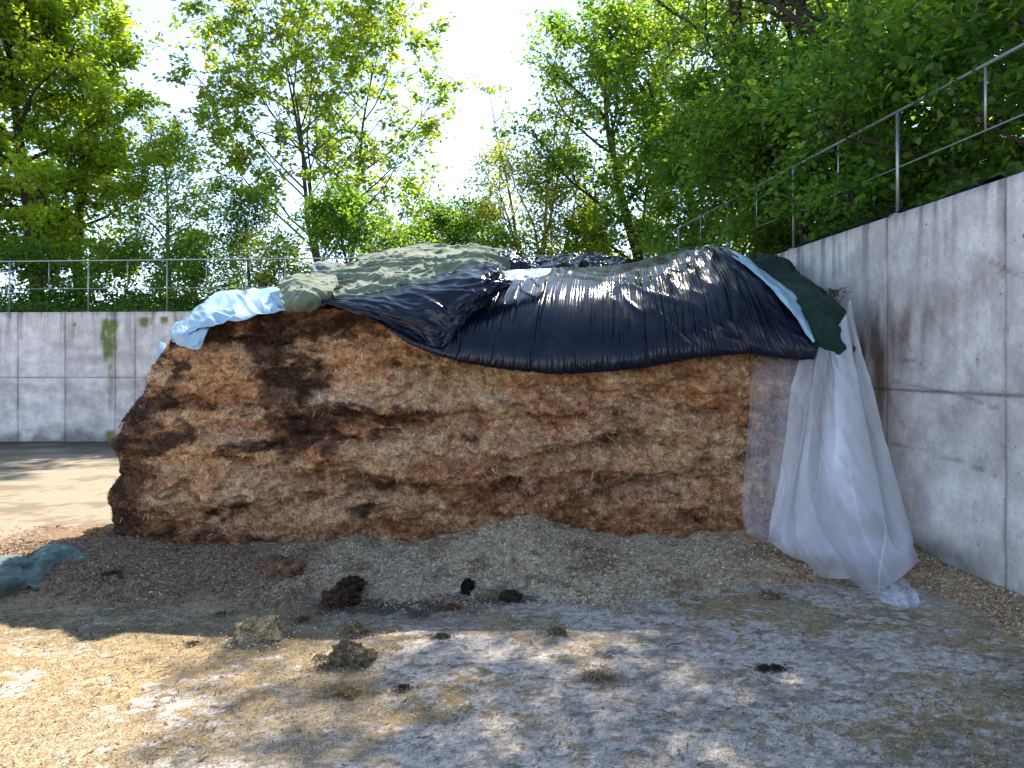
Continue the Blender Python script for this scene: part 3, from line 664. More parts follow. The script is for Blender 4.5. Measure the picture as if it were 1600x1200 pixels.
# ------------------------------------------------------------------ sheets: a net of control points smoothed into cloth
def cr(Pt, n):
    """Catmull-Rom through control points along axis 0 -> n samples"""
    Pt = np.asarray(Pt, float); m = len(Pt)
    q = np.vstack([2 * Pt[:1] - Pt[1:2], Pt, 2 * Pt[-1:] - Pt[-2:-1]])
    t = np.linspace(0, m - 1 - 1e-9, n); i = t.astype(int); f = (t - i).reshape((-1,) + (1,) * (Pt.ndim - 1))
    p0, p1, p2, p3 = q[i], q[i + 1], q[i + 2], q[i + 3]
    return .5 * (2 * p1 + (p2 - p0) * f + (2 * p0 - 5 * p1 + 4 * p2 - p3) * f ** 2 + (3 * p1 - p0 - 3 * p2 + p3) * f ** 3)

def sheet(name, rows, nu, nv, mat, disp=None, parent=None, thick=.002, toward=(0, -1, .3), jitter=None, colf=None, world=False, **k):
    """rows: list (top to bottom) of equally long lists of (px,py,depth)"""
    G = np.array([[(p if world else P(*p)) for p in r] for r in rows])           # rows x cols x 3
    G = cr(G, nv); G = np.swapaxes(cr(np.swapaxes(G, 0, 1), nu), 0, 1); G = np.swapaxes(G, 0, 1)   # nu x nv x 3
    u, v = np.meshgrid(np.linspace(0, 1, nu), np.linspace(0, 1, nv), indexing='ij')
    nrm = np.cross(np.gradient(G, axis=0), np.gradient(G, axis=1)); nrm /= np.linalg.norm(nrm, axis=-1)[..., None] + 1e-12
    if (nrm * np.array(toward)).sum() < 0: nrm = -nrm; flip = True
    else: flip = False
    if disp is not None: G = G + nrm * disp(u, v, G)[..., None]
    if jitter is not None: G = G + jitter(u, v, G)
    col = None if colf is None else colf(u, v, G).reshape(-1, 3)
    F = gridF(nu, nv, flip=flip); base = G.reshape(-1, 3)
    # a second skin a hair behind, stitched at the rim, gives real thickness
    nr2 = np.cross(np.gradient(G, axis=0), np.gradient(G, axis=1)); nr2 /= np.linalg.norm(nr2, axis=-1)[..., None] + 1e-12
    if flip: nr2 = -nr2
    if thick:
        back = (G - nr2 * thick).reshape(-1, 3); n0 = len(base)
        ids = np.arange(nu * nv).reshape(nu, nv); rim = np.concatenate([ids[:, 0], ids[-1, 1:], ids[-2::-1, -1], ids[0, -2:0:-1]])
        r2 = np.roll(rim, -1); SF = np.stack([rim, r2, r2 + n0, rim + n0], 1)
        V = np.vstack([base, back]); F = np.vstack([F, F[:, ::-1] + n0, SF if flip else SF[:, ::-1]])
        if col is not None: col = np.vstack([col, col])
    else: V = base
    return mesh(name, V, F, mat, parent, col=col, **k)

def ridge(x, *a): return 1 - np.abs(perlin(x, *a)) * 2

# big black film
def black_disp(u, v, G):
    w = 1 - (1 - v) * (u - .42) * .10
    fan = (u - .42) * w
    def pleat(f, seed, width, vs):
        n = perlin(fan * f + .35 * perlin(fan * f * .25, v * 1.2, seed), v * vs, seed)
        return 1 - sstep(0, width, np.abs(n))            # narrow creases, wide taut bands between them
    dens = np.clip(.35 + 1.9 * perlin(u * 5.5, v * 1.3, 12), .0, 1.5); seg = lambda f, k: sstep(-.15, .25, perlin(u * f, v * 2.6, k))
    am = sstep(.16, .36, v) * (.35 + .65 * sstep(.97, .72, v))
    irr = np.clip(.2 + 1.8 * perlin(u * 9, 3.3, 44) + .5, .1, 1.8)
    d = -(.017 * irr * pleat(14, 1, .11, .45) * (.35 + .65 * seg(22, 61)) + .012 * pleat(34, 5, .17, .8) * (.25 + dens) * (.3 + .7 * seg(40, 62)) + .008 * pleat(78, 9, .24, 1.2) * (.3 + dens) * (.3 + .7 * seg(70, 63)) + .0035 * pleat(160, 13, .3, 1.6)) * am
    dg_ = perlin(u * 17 - v * 5 + .8 * perlin(u * 5, v * 3, 71), v * 3.0 + u * 6, 72); pt = sstep(.0, .35, perlin(u * 4, v * 2.2, 73))
    d += .010 * (1 - sstep(0, .14, np.abs(dg_))) * pt * sstep(.95, .6, v)
    d += .018 * fbm(u * 7, v * 2.0, 22, 3) * sstep(0, .3, v) * sstep(1, .8, v)
    # fresh crumples on the crest, strongest to the right
    R_ = sstep(.45, .8, u); cr_ = sstep(.46, .16, v) * (.25 + .9 * R_); q = fbm(u * 5, v * 2, 31, 2)
    d += .026 * (1 - 2.2 * np.abs(perlin(u * 6 + 3 * v + q, v * 11 + 2.5 * u + q, 33))) * cr_ + .010 * (1 - 2 * np.abs(perlin(u * 22 + 6 * v + q, v * 9, 35))) * sstep(.75, .2, v) * R_
    d += .018 * (1 - 2 * np.abs(perlin(u * 13 - 5 * v, v * 4 + q, 37))) * sstep(.62, .75, u) * sstep(1, .6, v)
    d += .007 * np.exp(-((v - .93) / .012) ** 2) - .008 * np.exp(-((v - .90) / .008) ** 2)
    return d
film = sheet("black_plastic_film", [
    [(640, 470, 8.6), (720, 460, 8.7), (790, 450, 8.8), (850, 445, 8.9), (910, 440, 8.9), (980, 440, 8.9), (1040, 430, 8.8), (1090, 425, 8.7), (1120, 430, 8.5), (1150, 440, 8.2)],
    [(690, 447, 7.3), (755, 432, 7.5), (805, 430, 7.6), (860, 420, 7.7), (920, 417, 7.7), (985, 412, 7.8), (1042, 400, 7.8), (1092, 391, 7.7), (1118, 392, 7.5), (1150, 402, 7.3)],
    [(640, 478, 6.75), (712, 458, 6.85), (775, 450, 6.9), (845, 440, 6.95), (912, 432, 7.0), (985, 428, 7.0), (1055, 418, 7.0), (1110, 412, 7.0), (1155, 420, 6.9), (1195, 432, 6.75)],
    [(615, 490, 6.45), (690, 485, 6.4), (760, 480, 6.4), (835, 470, 6.42), (908, 465, 6.45), (988, 462, 6.47), (1068, 455, 6.5), (1128, 450, 6.5), (1180, 455, 6.5), (1228, 470, 6.45)],
    [(600, 500, 6.27), (678, 510, 6.18), (752, 515, 6.12), (830, 512, 6.12), (905, 510, 6.12), (992, 508, 6.15), (1078, 500, 6.2), (1142, 495, 6.2), (1202, 500, 6.25), (1255, 510, 6.25)],
    [(598, 504, 6.17), (673, 535, 6.1), (748, 548, 6.02), (826, 555, 6.0), (903, 555, 6.0), (995, 550, 6.02), (1084, 536, 6.1), (1155, 530, 6.15), (1222, 535, 6.15), (1275, 540, 6.15)],
    [(590, 505, 6.17), (668, 549, 6.1), (743, 570, 6.05), (824, 580, 6.03), (902, 584, 6.03), (998, 577, 6.05), (1088, 559, 6.12), (1165, 553, 6.15), (1238, 561, 6.15), (1292, 560, 6.12)],
    [(596, 503, 6.26), (673, 544, 6.22), (748, 562, 6.22), (826, 572, 6.22), (904, 575, 6.22), (998, 568, 6.22), (1088, 552, 6.25), (1163, 546, 6.28), (1232, 552, 6.28), (1280, 552, 6.25)]],
    1000, 230, M['black_film'], black_disp, label="large glossy black film with fine pleats draped over the top of the chip heap", cat="plastic film")

# folded left wing of the same film
def flap_disp(u, v, G):
    q = fbm(u * 3, v * 2, 3, 2)
    return .030 * (1 - 2 * np.abs(perlin(u * 4 - v * 3.5 + q, v * 3 + q, 3))) * sstep(0, .2, u) + .012 * (1 - 2 * np.abs(perlin(u * 12 - v * 7 + q, v * 7, 6))) + .012 * fbm(u * 6, v * 6, 2, 3)
sheet("folded_wing", [
    [(505, 464, 6.75), (560, 458, 6.9), (620, 447, 6.95), (690, 432, 6.95), (745, 418, 6.95), (770, 417, 6.9), (786, 430, 6.8)],
    [(498, 469, 6.45), (560, 466, 6.5), (625, 456, 6.5), (695, 443, 6.5), (748, 430, 6.5), (775, 428, 6.5), (792, 440, 6.5)],
    [(500, 470, 6.35), (568, 478, 6.28), (635, 480, 6.22), (700, 472, 6.2), (740, 462, 6.25), (765, 452, 6.3), (795, 446, 6.42)],
    [(503, 471, 6.3), (572, 489, 6.2), (640, 505, 6.12), (690, 510, 6.1), (715, 500, 6.12), (740, 480, 6.2), (772, 460, 6.35)],
    [(505, 472, 6.3), (575, 494, 6.2), (640, 525, 6.1), (680, 543, 6.07), (702, 535, 6.07), (728, 500, 6.15), (760, 468, 6.32)]],
    260, 150, M['black_film'], flap_disp, film)
# its pale blue reverse shows along the turned edges
sheet("turned_edge", [
    [(776, 424, 6.62), (800, 422, 6.70), (830, 420, 6.76), (862, 421, 6.80)],
    [(778, 431, 6.50), (805, 429, 6.56), (832, 427, 6.60), (858, 426, 6.66)],
    [(792, 440, 6.42), (812, 438, 6.46), (832, 434, 6.50), (852, 430, 6.55)]], 70, 30, M['blue_film'], lambda u, v, G: .012 * fbm(u * 4, v * 3, 2, 3), film)
sheet("turned_edge", [
    [(1066, 396, 7.75), (1100, 384, 7.70), (1130, 386, 7.52), (1168, 404, 7.0), (1208, 434, 6.72), (1240, 458, 6.46), (1266, 490, 6.36), (1275, 532, 6.18)],
    [(1070, 397, 7.55), (1102, 388, 7.50), (1130, 392, 7.32), (1162, 411, 6.85), (1198, 439, 6.55), (1228, 465, 6.30), (1252, 497, 6.20), (1272, 534, 6.10)],
    [(1071, 398, 7.53), (1102, 390, 7.47), (1130, 394, 7.28), (1161, 412, 6.84), (1195, 441, 6.55), (1221, 468, 6.28), (1246, 501, 6.17), (1270, 536, 6.08)]], 160, 30, M['blue_film'], lambda u, v, G: .015 * fbm(u * 9, v * 3, 2, 3), film)

def crumple(a1, f1, a2, f2, seed):
    def f(u, v, G):
        x, y, z = G[..., 0], G[..., 1], G[..., 2]
        q = fbm(x * 1.7, y * 1.7, z * 2.5 + seed, 2) * .8
        return a1 * (1 - 2.2 * np.abs(perlin(x * f1 + q, y * f1, z * f1 * 1.6 + seed + q))) + a2 * (1 - 2 * np.abs(perlin(x * f2 + q * 2, y * f2, z * f2 + seed))) + a2 * .4 * fbm(x * f2 * 3, y * 9, z * f2 * 3, 2)
    return f

def crumple2(a1, a2, a3, seed):
    # long soft folds with sharp valleys, a few pinches, then fine creases
    def f(u, v, G):
        x, y, z = G[..., 0], G[..., 1], G[..., 2]
        q = fbm(x * 1.1, y * 1.1, seed, 3); w = fbm(x * 2.3, y * 2.3, seed + 5, 3)
        a = x * .85 - y * .5; b = y * .9 + z * 1.6 + x * .45
        rg = lambda p, e: (1 - np.clip(np.abs(p) * 2.2, 0, 1)) ** e
        big = perlin(a * 1.1 + .5 * q, b * 1.5 + .6 * w, seed); r1 = rg(perlin(a * 1.0 + .8 * w, b * 2.3 + .8 * q, seed + 9), 1.7)
        r2 = rg(perlin(a * 2.6 + 1.2 * q, b * 2.2 + 1.2 * w - a * 1.4, seed + 13), 2.0); r3 = rg(perlin(a * 5 + 2 * w, b * 6 + 2 * q, seed + 17), 2)
        return a1 * (1.1 * big + .9 * r1 - .3) + a2 * (r2 - .3) + a3 * (r3 - .3)
    return f
# crumpled black films on top behind
sheet("crumpled_black_film", [
    [(835, 428, 8.9), (870, 420, 9.1), (910, 418, 9.2), (950, 420, 9.2), (990, 430, 9.0)],
    [(842, 411, 8.4), (880, 405, 8.6), (915, 404, 8.7), (950, 404, 8.6), (985, 414, 8.4)],
    [(838, 420, 8.1), (870, 414, 8.1), (910, 412, 8.1), (950, 413, 8.1), (988, 421, 8.1)],
    [(832, 432, 7.9), (865, 428, 7.8), (910, 426, 7.8), (955, 427, 7.8), (990, 432, 7.8)]], 200, 90, M['black_film'], crumple(.05, 3.2, .02, 9, 2),
    label="small crumpled heap of black film on the crest behind the smooth film", cat="plastic film")
sheet("crumpled_black_film", [
    [(775, 425, 8.6), (795, 420, 8.7), (815, 420, 8.6), (838, 428, 8.5)],
    [(782, 401, 8.1), (793, 395, 8.2), (806, 398, 8.2), (824, 412, 8.1)],
    [(782, 412, 7.8), (796, 408, 7.8), (812, 412, 7.8), (828, 420, 7.8)],
    [(780, 428, 7.6), (798, 424, 7.6), (815, 426, 7.6), (832, 430, 7.6)]], 90, 70, M['black_film'], crumple(.04, 4.2, .018, 12, 5),
    label="peaked scrap of black film at the right end of the faded green mesh", cat="plastic film")
sheet("black_membrane", [
    [(1150 + 10 * i, 0, 0) for i in range(1)] * 1] if False else [
    [(wallx(y) + .30, y, walltop(y) + .02) for y in np.linspace(10.5, 5.3, 9)],
    [(wallx(y) + .16, y, walltop(y) + .06 + .035 * abs(math.sin(y * 2.1))) for y in np.linspace(10.5, 5.3, 9)],
    [(wallx(y) + .03, y, walltop(y) + .03) for y in np.linspace(10.5, 5.3, 9)]], 260, 24, M['black_film'], lambda u, v, G: .018 * fbm(G[..., 1] * 4, v * 2, 3, 3) * sstep(0, .2, v),
    toward=(-1, 0, .5), world=True, label="black membrane lying along the top of the right wall under the leaves", cat="membrane")

# pale blue sheet at the left end of the heap
blue = sheet("pale_blue_sheet", [
    [(312, 492, 7.6), (350, 470, 7.8), (400, 462, 7.9), (450, 458, 7.9), (500, 460, 7.8)],
    [(300, 492, 7.1), (338, 462, 7.25), (385, 455, 7.3), (440, 452, 7.3), (500, 458, 7.2)],
    [(284, 504, 6.85), (330, 476, 6.85), (385, 468, 6.85), (440, 466, 6.85), (500, 466, 6.8)],
    [(272, 512, 6.62), (328, 492, 6.50), (388, 484, 6.45), (445, 478, 6.45), (500, 470, 6.5)],
    [(270, 526, 6.46), (326, 500, 6.36), (390, 492, 6.32), (448, 485, 6.35), (500, 476, 6.4)],
    [(272, 536, 6.4), (324, 512, 6.30), (392, 498, 6.25), (450, 486, 6.32), (500, 477, 6.38)]], 260, 120, M['blue_film'],
    lambda u, v, G: .030 * (1 - 2 * np.abs(perlin(u * 5 + v * 1.3, v * 2 - u, 3))) + .012 * (1 - 2 * np.abs(perlin(u * 13 - 3 * v, v * 3, 4))) - .01,
    label="pale blue plastic sheet lying over the top left corner of the heap", cat="plastic sheet")
sheet("hanging_corner", [
    [(271, 508, 6.62), (290, 500, 6.58), (308, 497, 6.54), (330, 495, 6.46)],
    [(268, 522, 6.40), (286, 518, 6.36), (306, 516, 6.34), (327, 512, 6.32)],
    [(274, 534, 6.34), (286, 535, 6.28), (302, 534, 6.26), (321, 525, 6.27)],
    [(282, 540, 6.33), (292, 543, 6.27), (302, 546, 6.25), (313, 546, 6.26)]], 70, 60, M['blue_film'], lambda u, v, G: .014 * fbm(u * 3, v * 3, 5, 3), blue)
sheet("side_scrap", [
    [(250, 534, 7.3), (256, 536, 7.28), (262, 540, 7.25)], [(246, 548, 7.2), (252, 548, 7.18), (258, 549, 7.16)], [(242, 562, 7.15), (248, 560, 7.13), (254, 558, 7.12)]], 20, 20, M['blue_film'], None, blue)

# faded green mesh, left
gm = sheet("faded_green_mesh", [
    [(470, 455, 8.3), (530, 446, 8.5), (600, 440, 8.6), (670, 436, 8.6), (740, 436, 8.6), (800, 440, 8.4)],
    [(505, 436, 7.7), (545, 416, 7.8), (600, 408, 7.9), (665, 403, 7.9), (730, 402, 7.9), (790, 411, 7.8)],
    [(500, 442, 7.3), (535, 424, 7.4), (598, 416, 7.4), (662, 412, 7.4), (729, 409, 7.4), (792, 417, 7.3)],
    [(492, 452, 6.95), (528, 440, 7.0), (592, 430, 7.05), (657, 425, 7.05), (724, 418, 7.05), (788, 424, 7.0)],
    [(490, 463, 6.68), (522, 455, 6.72), (586, 444, 6.78), (650, 438, 6.8), (718, 428, 6.85), (778, 428, 6.85)],
    [(490, 471, 6.50), (520, 466, 6.56), (582, 457, 6.60), (644, 450, 6.64), (710, 437, 6.72), (768, 431, 6.80)],
    [(494, 474, 6.56), (520, 470, 6.62), (580, 461, 6.66), (640, 455, 6.70), (705, 440, 6.78), (765, 432, 6.86)]], 460, 260, M['net'], crumple2(.050, .022, .008, 3),
    label="faded light green mesh tarp lying crumpled on the left of the crest", cat="mesh tarp")
sheet("rolled_lobe", [
    [(440, 436, 7.1), (462, 428, 7.2), (495, 428, 7.25), (522, 430, 7.2)],
    [(436, 448, 6.75), (460, 438, 6.75), (492, 438, 6.75), (528, 440, 6.8)],
    [(438, 464, 6.42), (458, 452, 6.38), (488, 450, 6.4), (522, 452, 6.5)],
    [(446, 478, 6.26), (462, 468, 6.20), (488, 464, 6.22), (514, 464, 6.38)],
    [(456, 486, 6.28), (470, 482, 6.22), (488, 476, 6.24), (506, 474, 6.4)],
    [(466, 484, 6.42), (478, 482, 6.38), (490, 478, 6.4), (502, 474, 6.5)]], 160, 150, M['net'], crumple2(.030, .020, .008, 8), gm)
sheet("back_fold", [
    [(560, 430, 8.9), (620, 425, 9.0), (690, 420, 9.0), (750, 420, 8.9), (810, 430, 8.6)],
    [(560, 402, 8.4), (620, 391, 8.6), (690, 384, 8.7), (750, 389, 8.6), (808, 402, 8.3)],
    [(560, 410, 8.1), (620, 398, 8.2), (690, 391, 8.3), (752, 396, 8.2), (804, 412, 8.0)],
    [(560, 425, 7.9), (620, 415, 7.9), (690, 410, 7.9), (752, 412, 7.9), (800, 422, 7.8)]], 220, 90, M['net'], crumple2(.030, .016, .006, 12), gm)
sheet("looped_fold", [
    [(700, 405, 7.5), (730, 392, 7.6), (760, 392, 7.6), (785, 404, 7.5), (800, 424, 7.3)],
    [(698, 412, 7.25), (728, 398, 7.3), (756, 399, 7.3), (776, 412, 7.2), (782, 424, 7.1)],
    [(702, 424, 7.0), (726, 412, 7.0), (748, 412, 7.0), (762, 420, 7.0), (764, 428, 7.0)],
    [(700, 432, 6.85), (722, 428, 6.8), (742, 426, 6.8), (756, 427, 6.8), (758, 431, 6.8)]], 150, 100, M['net'], crumple2(.045, .022, .008, 15), gm)

sheet("dark_green_mesh_roll", [
    [(482, 424, 8.8), (500, 418, 9.0), (525, 418, 9.0), (550, 424, 8.9)],
    [(484, 418, 8.4), (500, 413, 8.5), (525, 415, 8.5), (552, 421, 8.4)],
    [(486, 432, 8.1), (502, 430, 8.1), (525, 430, 8.1), (550, 432, 8.1)],
    [(490, 442, 8.0), (505, 440, 8.0), (525, 440, 8.0), (548, 440, 8.0)]], 80, 60, M['net_teal'], crumple(.03, 5, .012, 14, 18),
    label="small dark teal roll of mesh sticking out behind the faded green mesh", cat="mesh tarp")

# dark green mesh at the right end
dg = sheet("dark_green_mesh_bundle", [
    [(1180, 440, 8.0), (1215, 440, 8.0), (1250, 450, 7.9), (1285, 465, 7.5), (1305, 480, 7.2)],
    [(1188, 428, 7.2), (1222, 432, 7.2), (1262, 442, 7.1), (1290, 462, 6.95), (1312, 486, 6.8)],
    [(1200, 446, 6.7), (1232, 450, 6.62), (1268, 458, 6.55), (1300, 478, 6.5), (1324, 508, 6.5)],
    [(1228, 478, 6.45), (1250, 480, 6.35), (1280, 485, 6.28), (1308, 500, 6.28), (1332, 530, 6.34)],
    [(1248, 512, 6.32), (1268, 515, 6.18), (1290, 518, 6.12), (1314, 524, 6.12), (1338, 541, 6.24)],
    [(1262, 540, 6.28), (1280, 545, 6.15), (1300, 549, 6.08), (1318, 548, 6.1), (1334, 548, 6.24)],
    [(1275, 556, 6.30), (1290, 560, 6.22), (1306, 560, 6.18), (1320, 556, 6.2), (1328, 552, 6.3)],
    [(1280, 548, 6.5), (1292, 550, 6.5), (1306, 550, 6.5), (1318, 546, 6.5), (1324, 544, 6.5)]], 220, 240, M['net_dark'], crumple2(.040, .018, .006, 21),
    label="dark green mesh bundle bulging out between the black film and the right wall", cat="mesh tarp")
sheet("upper_lump", [
    [(1170, 430, 8.2), (1195, 420, 8.4), (1222, 420, 8.3), (1248, 440, 8.1)],
    [(1178, 411, 7.8), (1198, 404, 7.9), (1222, 412, 7.9), (1246, 432, 7.8)],
    [(1180, 424, 7.4), (1200, 420, 7.4), (1224, 426, 7.4), (1244, 440, 7.4)],
    [(1184, 440, 7.2), (1202, 438, 7.2), (1224, 442, 7.2), (1244, 450, 7.2)]], 100, 70, M['net_dark'], crumple(.05, 4, .02, 10, 25), dg)

# teal scrap on the ground, left
def gz(px, py, z): return GP(px, py, z)
sheet("teal_mesh_scrap", [
    [gz(-40, 885, .0), gz(10, 872, .02), (GP(45, 866, .02)), gz(78, 852, .03), gz(110, 856, .02), gz(132, 868, .01)],
    [gz(-42, 880, .10), gz(8, 878, .13), gz(46, 880, .10), gz(75, 858, .13), gz(105, 858, .14), gz(134, 874, .08)],
    [gz(-40, 905, .14), gz(8, 892, .13), gz(44, 890, .08), gz(72, 870, .13), gz(104, 868, .11), gz(132, 880, .07)],
    [gz(-38, 925, .10), gz(12, 910, .10), gz(42, 905, .07), gz(62, 890, .10), gz(92, 880, .08), gz(124, 886, .05)],
    [gz(-34, 938, .02), gz(16, 925, .02), gz(40, 920, .03), gz(60, 920, .02), gz(84, 895, .03), gz(114, 892, .03)]], 200, 120, M['net_teal'], crumple(.024, 5, .009, 14, 28),
    toward=(0, -.5, 1), world=True, label="teal green mesh scrap half buried in chips on the ground at the left", cat="mesh tarp")

# clear plastic sheet hanging at the right
def clear_col(base, k=1.0):
    def f(u, v, G):
        a = base + k * (.42 * np.abs(perlin(u * 4 + .5 * perlin(u * 2, v * 2, 6), v * .8, 3)) + .10 * fbm(u * 2.5, v * 1.6, 5, 3) + .12 * sstep(.15, .9, u) * sstep(.1, .6, v) - .2 * sstep(.5, .0, v) * (u < .5))
        rl = np.random.RandomState(int(base * 100))
        for q_ in range(9):
            u0, v0, an, ln = rl.uniform(0, 1), rl.uniform(.1, 1), rl.normal(1.45, .35) * rl.choice([-1, 1]), rl.uniform(.15, .6)
            du, dv = u - u0, v - v0; t_ = du * math.cos(an) + dv * math.sin(an); n_ = -du * math.sin(an) + dv * math.cos(an) + .02 * np.sin(t_ * 9)
            a = a + k * rl.uniform(.1, .3) * np.exp(-(n_ / .006) ** 2) * sstep(ln, ln * .6, np.abs(t_)) + k * rl.uniform(-.10, .12) * sstep(.0, .004, n_) * sstep(.09, .0, n_) * sstep(ln, ln * .6, np.abs(t_))
        dirt = sstep(.86, 1.0, v + .06 * fbm(u * 5, v * 4, 3, 3)) * .55 + .25 * sstep(.3, .7, fbm(u * 2.2 + 3, v * 3.1, 9, 5, .65))
        return np.stack([np.clip(a, 0, .93), np.clip(dirt, 0, 1), 0 * a], -1)
    return f
def drape(u, v, G):
    q = fbm(u * 1.6, v * 1.1, 4, 2)
    am = .25 + .75 * sstep(0, .45, v)
    return (.085 * (1 - 2 * np.abs(perlin(u * 2.6 + q * .45, v * .55 + 2, 1))) + .020 * (1 - 2 * np.abs(perlin(u * 5.5 + q * .5, v * .8, 3)))) * am \
        + .007 * (1 - 2.4 * np.abs(perlin(u * 4 + q * 2, v * 5 - u * 4 + q * 2, 8))) + .004 * (1 - 2 * np.abs(perlin(u * 3 + v * 7, v * 12 - u * 9, 18)))
cl = sheet("clear_plastic_sheet", [
    [(1262, 540, 6.34), (1282, 535, 6.22), (1300, 525, 6.16), (1314, 500, 6.2), (1328, 468, 6.30)],
    [(1252, 570, 6.20), (1276, 572, 6.08), (1300, 572, 6.04), (1322, 570, 6.08), (1346, 560, 6.2)],
    [(1238, 650, 6.14), (1268, 655, 6.0), (1300, 655, 5.96), (1334, 650, 6.0), (1366, 640, 6.14)],
    [(1222, 740, 6.1), (1256, 748, 5.94), (1300, 750, 5.86), (1348, 745, 5.9), (1388, 720, 6.08)],
    [(1208, 820, 6.05), (1250, 835, 5.84), (1302, 850, 5.70), (1362, 850, 5.72), (1410, 830, 5.98)],
    [(1202, 848, 6.0), (1256, 882, 5.78), (1312, 915, 5.38), (1374, 925, 5.28), (1420, 885, 5.70)]], 300, 260, M['clear'], drape,
    thick=0, colf=clear_col(.46), label="milky clear plastic sheet hanging in folds from the heap down beside the right wall", cat="plastic sheet")
sheet("flat_panel", [
    [(1174, 535, 6.42), (1200, 535, 6.38), (1230, 535, 6.36), (1270, 535, 6.36)],
    [(1172, 620, 6.16), (1200, 620, 6.14), (1230, 620, 6.12), (1268, 620, 6.12)],
    [(1164, 720, 6.10), (1192, 720, 6.08), (1224, 720, 6.06), (1262, 720, 6.06)],
    [(1159, 800, 6.05), (1188, 806, 6.02), (1220, 812, 6.0), (1256, 815, 6.0)],
    [(1166, 832, 6.02), (1192, 846, 5.96), (1222, 850, 5.94), (1256, 866, 5.9)]], 140, 180, M['clear'],
    lambda u, v, G: .02 * (1 - 2 * np.abs(perlin(u * 2.4, v * .8, 31))) + .008 * fbm(u * 6, v * 6, 3, 3), cl, thick=0, colf=clear_col(.17, .3))
sheet("trailing_tip", [
    [(1358, 922, 5.30), (1378, 912, 5.32), (1400, 905, 5.42), (1420, 900, 5.6)],
    [(1368, 932, 5.16), (1385, 926, 5.16), (1404, 918, 5.24), (1422, 914, 5.36)],
    [(1380, 942, 5.02), (1396, 936, 5.02), (1415, 930, 5.06), (1432, 926, 5.14)],
    [(1395, 950, 4.94), (1410, 951, 4.91), (1425, 952, 4.90), (1440, 948, 4.93)]], 80, 70, M['clear'], lambda u, v, G: .014 * fbm(u * 4, v * 4, 9, 3), cl, thick=0, colf=clear_col(.45), toward=(0, -.5, 1))

# dry roots sticking out above the dark mesh
b_ = MB()
for k in range(26):
    p0 = np.array(P(1272 + rs.uniform(0, 34), 455 + rs.uniform(-2, 12), 6.9)); d = np.array([rs.uniform(-.2, 1), rs.uniform(-.3, .2), rs.uniform(-.25, .6)]); L = rs.uniform(.06, .24)
    q = [p0 + d * L * t + np.array([0, 0, .03]) * rs.normal() * math.sin(pi * t) + rs.normal(size=3) * .006 for t in np.linspace(0, 1, 6)]
    b_.tube(q, np.linspace(.004, .0015, 6), 4)
b_.build("dry_roots", M['bark_dark'], label="tuft of thin dry roots caught on top of the dark green mesh", cat="roots")

# ------------------------------------------------------------------ clods and tufts on the ground
CRUMBS = []
def clod(label, px, py, r, colr, seed, flat=.75, z=0., fuzz=900, rough=.28, name="chip_clod", cat="clod", dark=None):
    g = GP(px, py, z); n1, n2 = 90, 60; fuzz = int(fuzz * 2.4)
    th, ph = np.meshgrid(np.linspace(0, 2 * pi, n1, endpoint=False), np.linspace(.02, pi - .02, n2), indexing='ij')
    d = np.stack([np.sin(ph) * np.cos(th), np.sin(ph) * np.sin(th), np.cos(ph)], -1)
    f = 1 + (rough + .22) * fbm(d[..., 0] * 1.1 + seed, d[..., 1] * 1.1, d[..., 2] * 1.1, 5, .62) + .05 * (1 - 2 * np.abs(perlin(d[..., 0] * 3 + seed, d[..., 1] * 3, d[..., 2] * 3)))
    f = f + .09 * fbm(d[..., 0] * 5 + seed, d[..., 1] * 5, d[..., 2] * 5, 4, .7)
    f = f * (1 + .25 * (np.clip(d[..., 2], -1, 0)) ** 2)
    V = d * f[..., None] * r * np.array([1.12, .9, flat * .9]); V[..., 2] += r * flat * .30; CRUMBS.append((g[0], g[1] + r * .4, r, colr))
    c = np.asarray(colr) * (1 + .5 * fbm(d[..., 0] * 3 + seed, d[..., 1] * 3, d[..., 2] * 3, 3))[..., None]
    V = V + np.array(g) + [0, r * .6, 0]; c = np.clip(c, .008, .8)
    i, j = np.meshgrid(np.arange(n1), np.arange(n2 - 1), indexing='ij'); i2 = (i + 1) % n1
    F = np.stack([(i * n2 + j).ravel(), (i2 * n2 + j).ravel(), (i2 * n2 + j + 1).ravel(), (i * n2 + j + 1).ravel()], 1)
    F = F[:, ::-1]
    k = fuzz; pi_ = rs.randint(0, n1, k), rs.randint(2, n2 - 8, k); pos = V[pi_]; nn = d[pi_]
    cc0 = c[pi_] * np.exp(rs.normal(.1, .45, (k, 1)))
    V2, F2, c2 = flakes(pos, rs.uniform(.012, .034, k), rs.uniform(.0011, .003, k), nn, rs.uniform(.0, 1, k), np.clip(cc0, .008, .85))
    Va = np.vstack([V.reshape(-1, 3), V2]); Fa = np.vstack([F, F2 + n1 * n2]); ca = np.vstack([c.reshape(-1, 3), c2])
    mesh(name, Va, Fa, M['pile'], col=ca, smooth=False, label=label, cat=cat, group="clods fallen from the heap")
TAN = (.42, .32, .19); BRN = (.16, .085, .045); DRK = (.045, .032, .025); RBR = (.12, .05, .025)
clod("tan clod of chips sitting in the sun, biggest pale lump on the yard floor", 398, 1003, .105, TAN, 1, .85, fuzz=2200)
clod("brown clod at the foot of the cut face, left of the dark one", 437, 902, .12, (.20, .12, .07), 2, .8, .05, 1800)
clod("near black wet clod lying on the grey chips", 547, 918, .07, DRK, 3, .7, .05, 1000)
clod("dark red brown clod just below the near black one", 530, 943, .09, (.07, .038, .026), 4, .65, .02, 1200)
clod("ragged olive brown clod in broken sunlight nearest the sunny tan one", 547, 1040, .085, (.20, .15, .09), 5, .8, 0, 1600, .4)
clod("shaggy brown clod behind the ragged olive brown one", 548, 990, .06, (.26, .19, .11), 6, .7, 0, 900, .4)
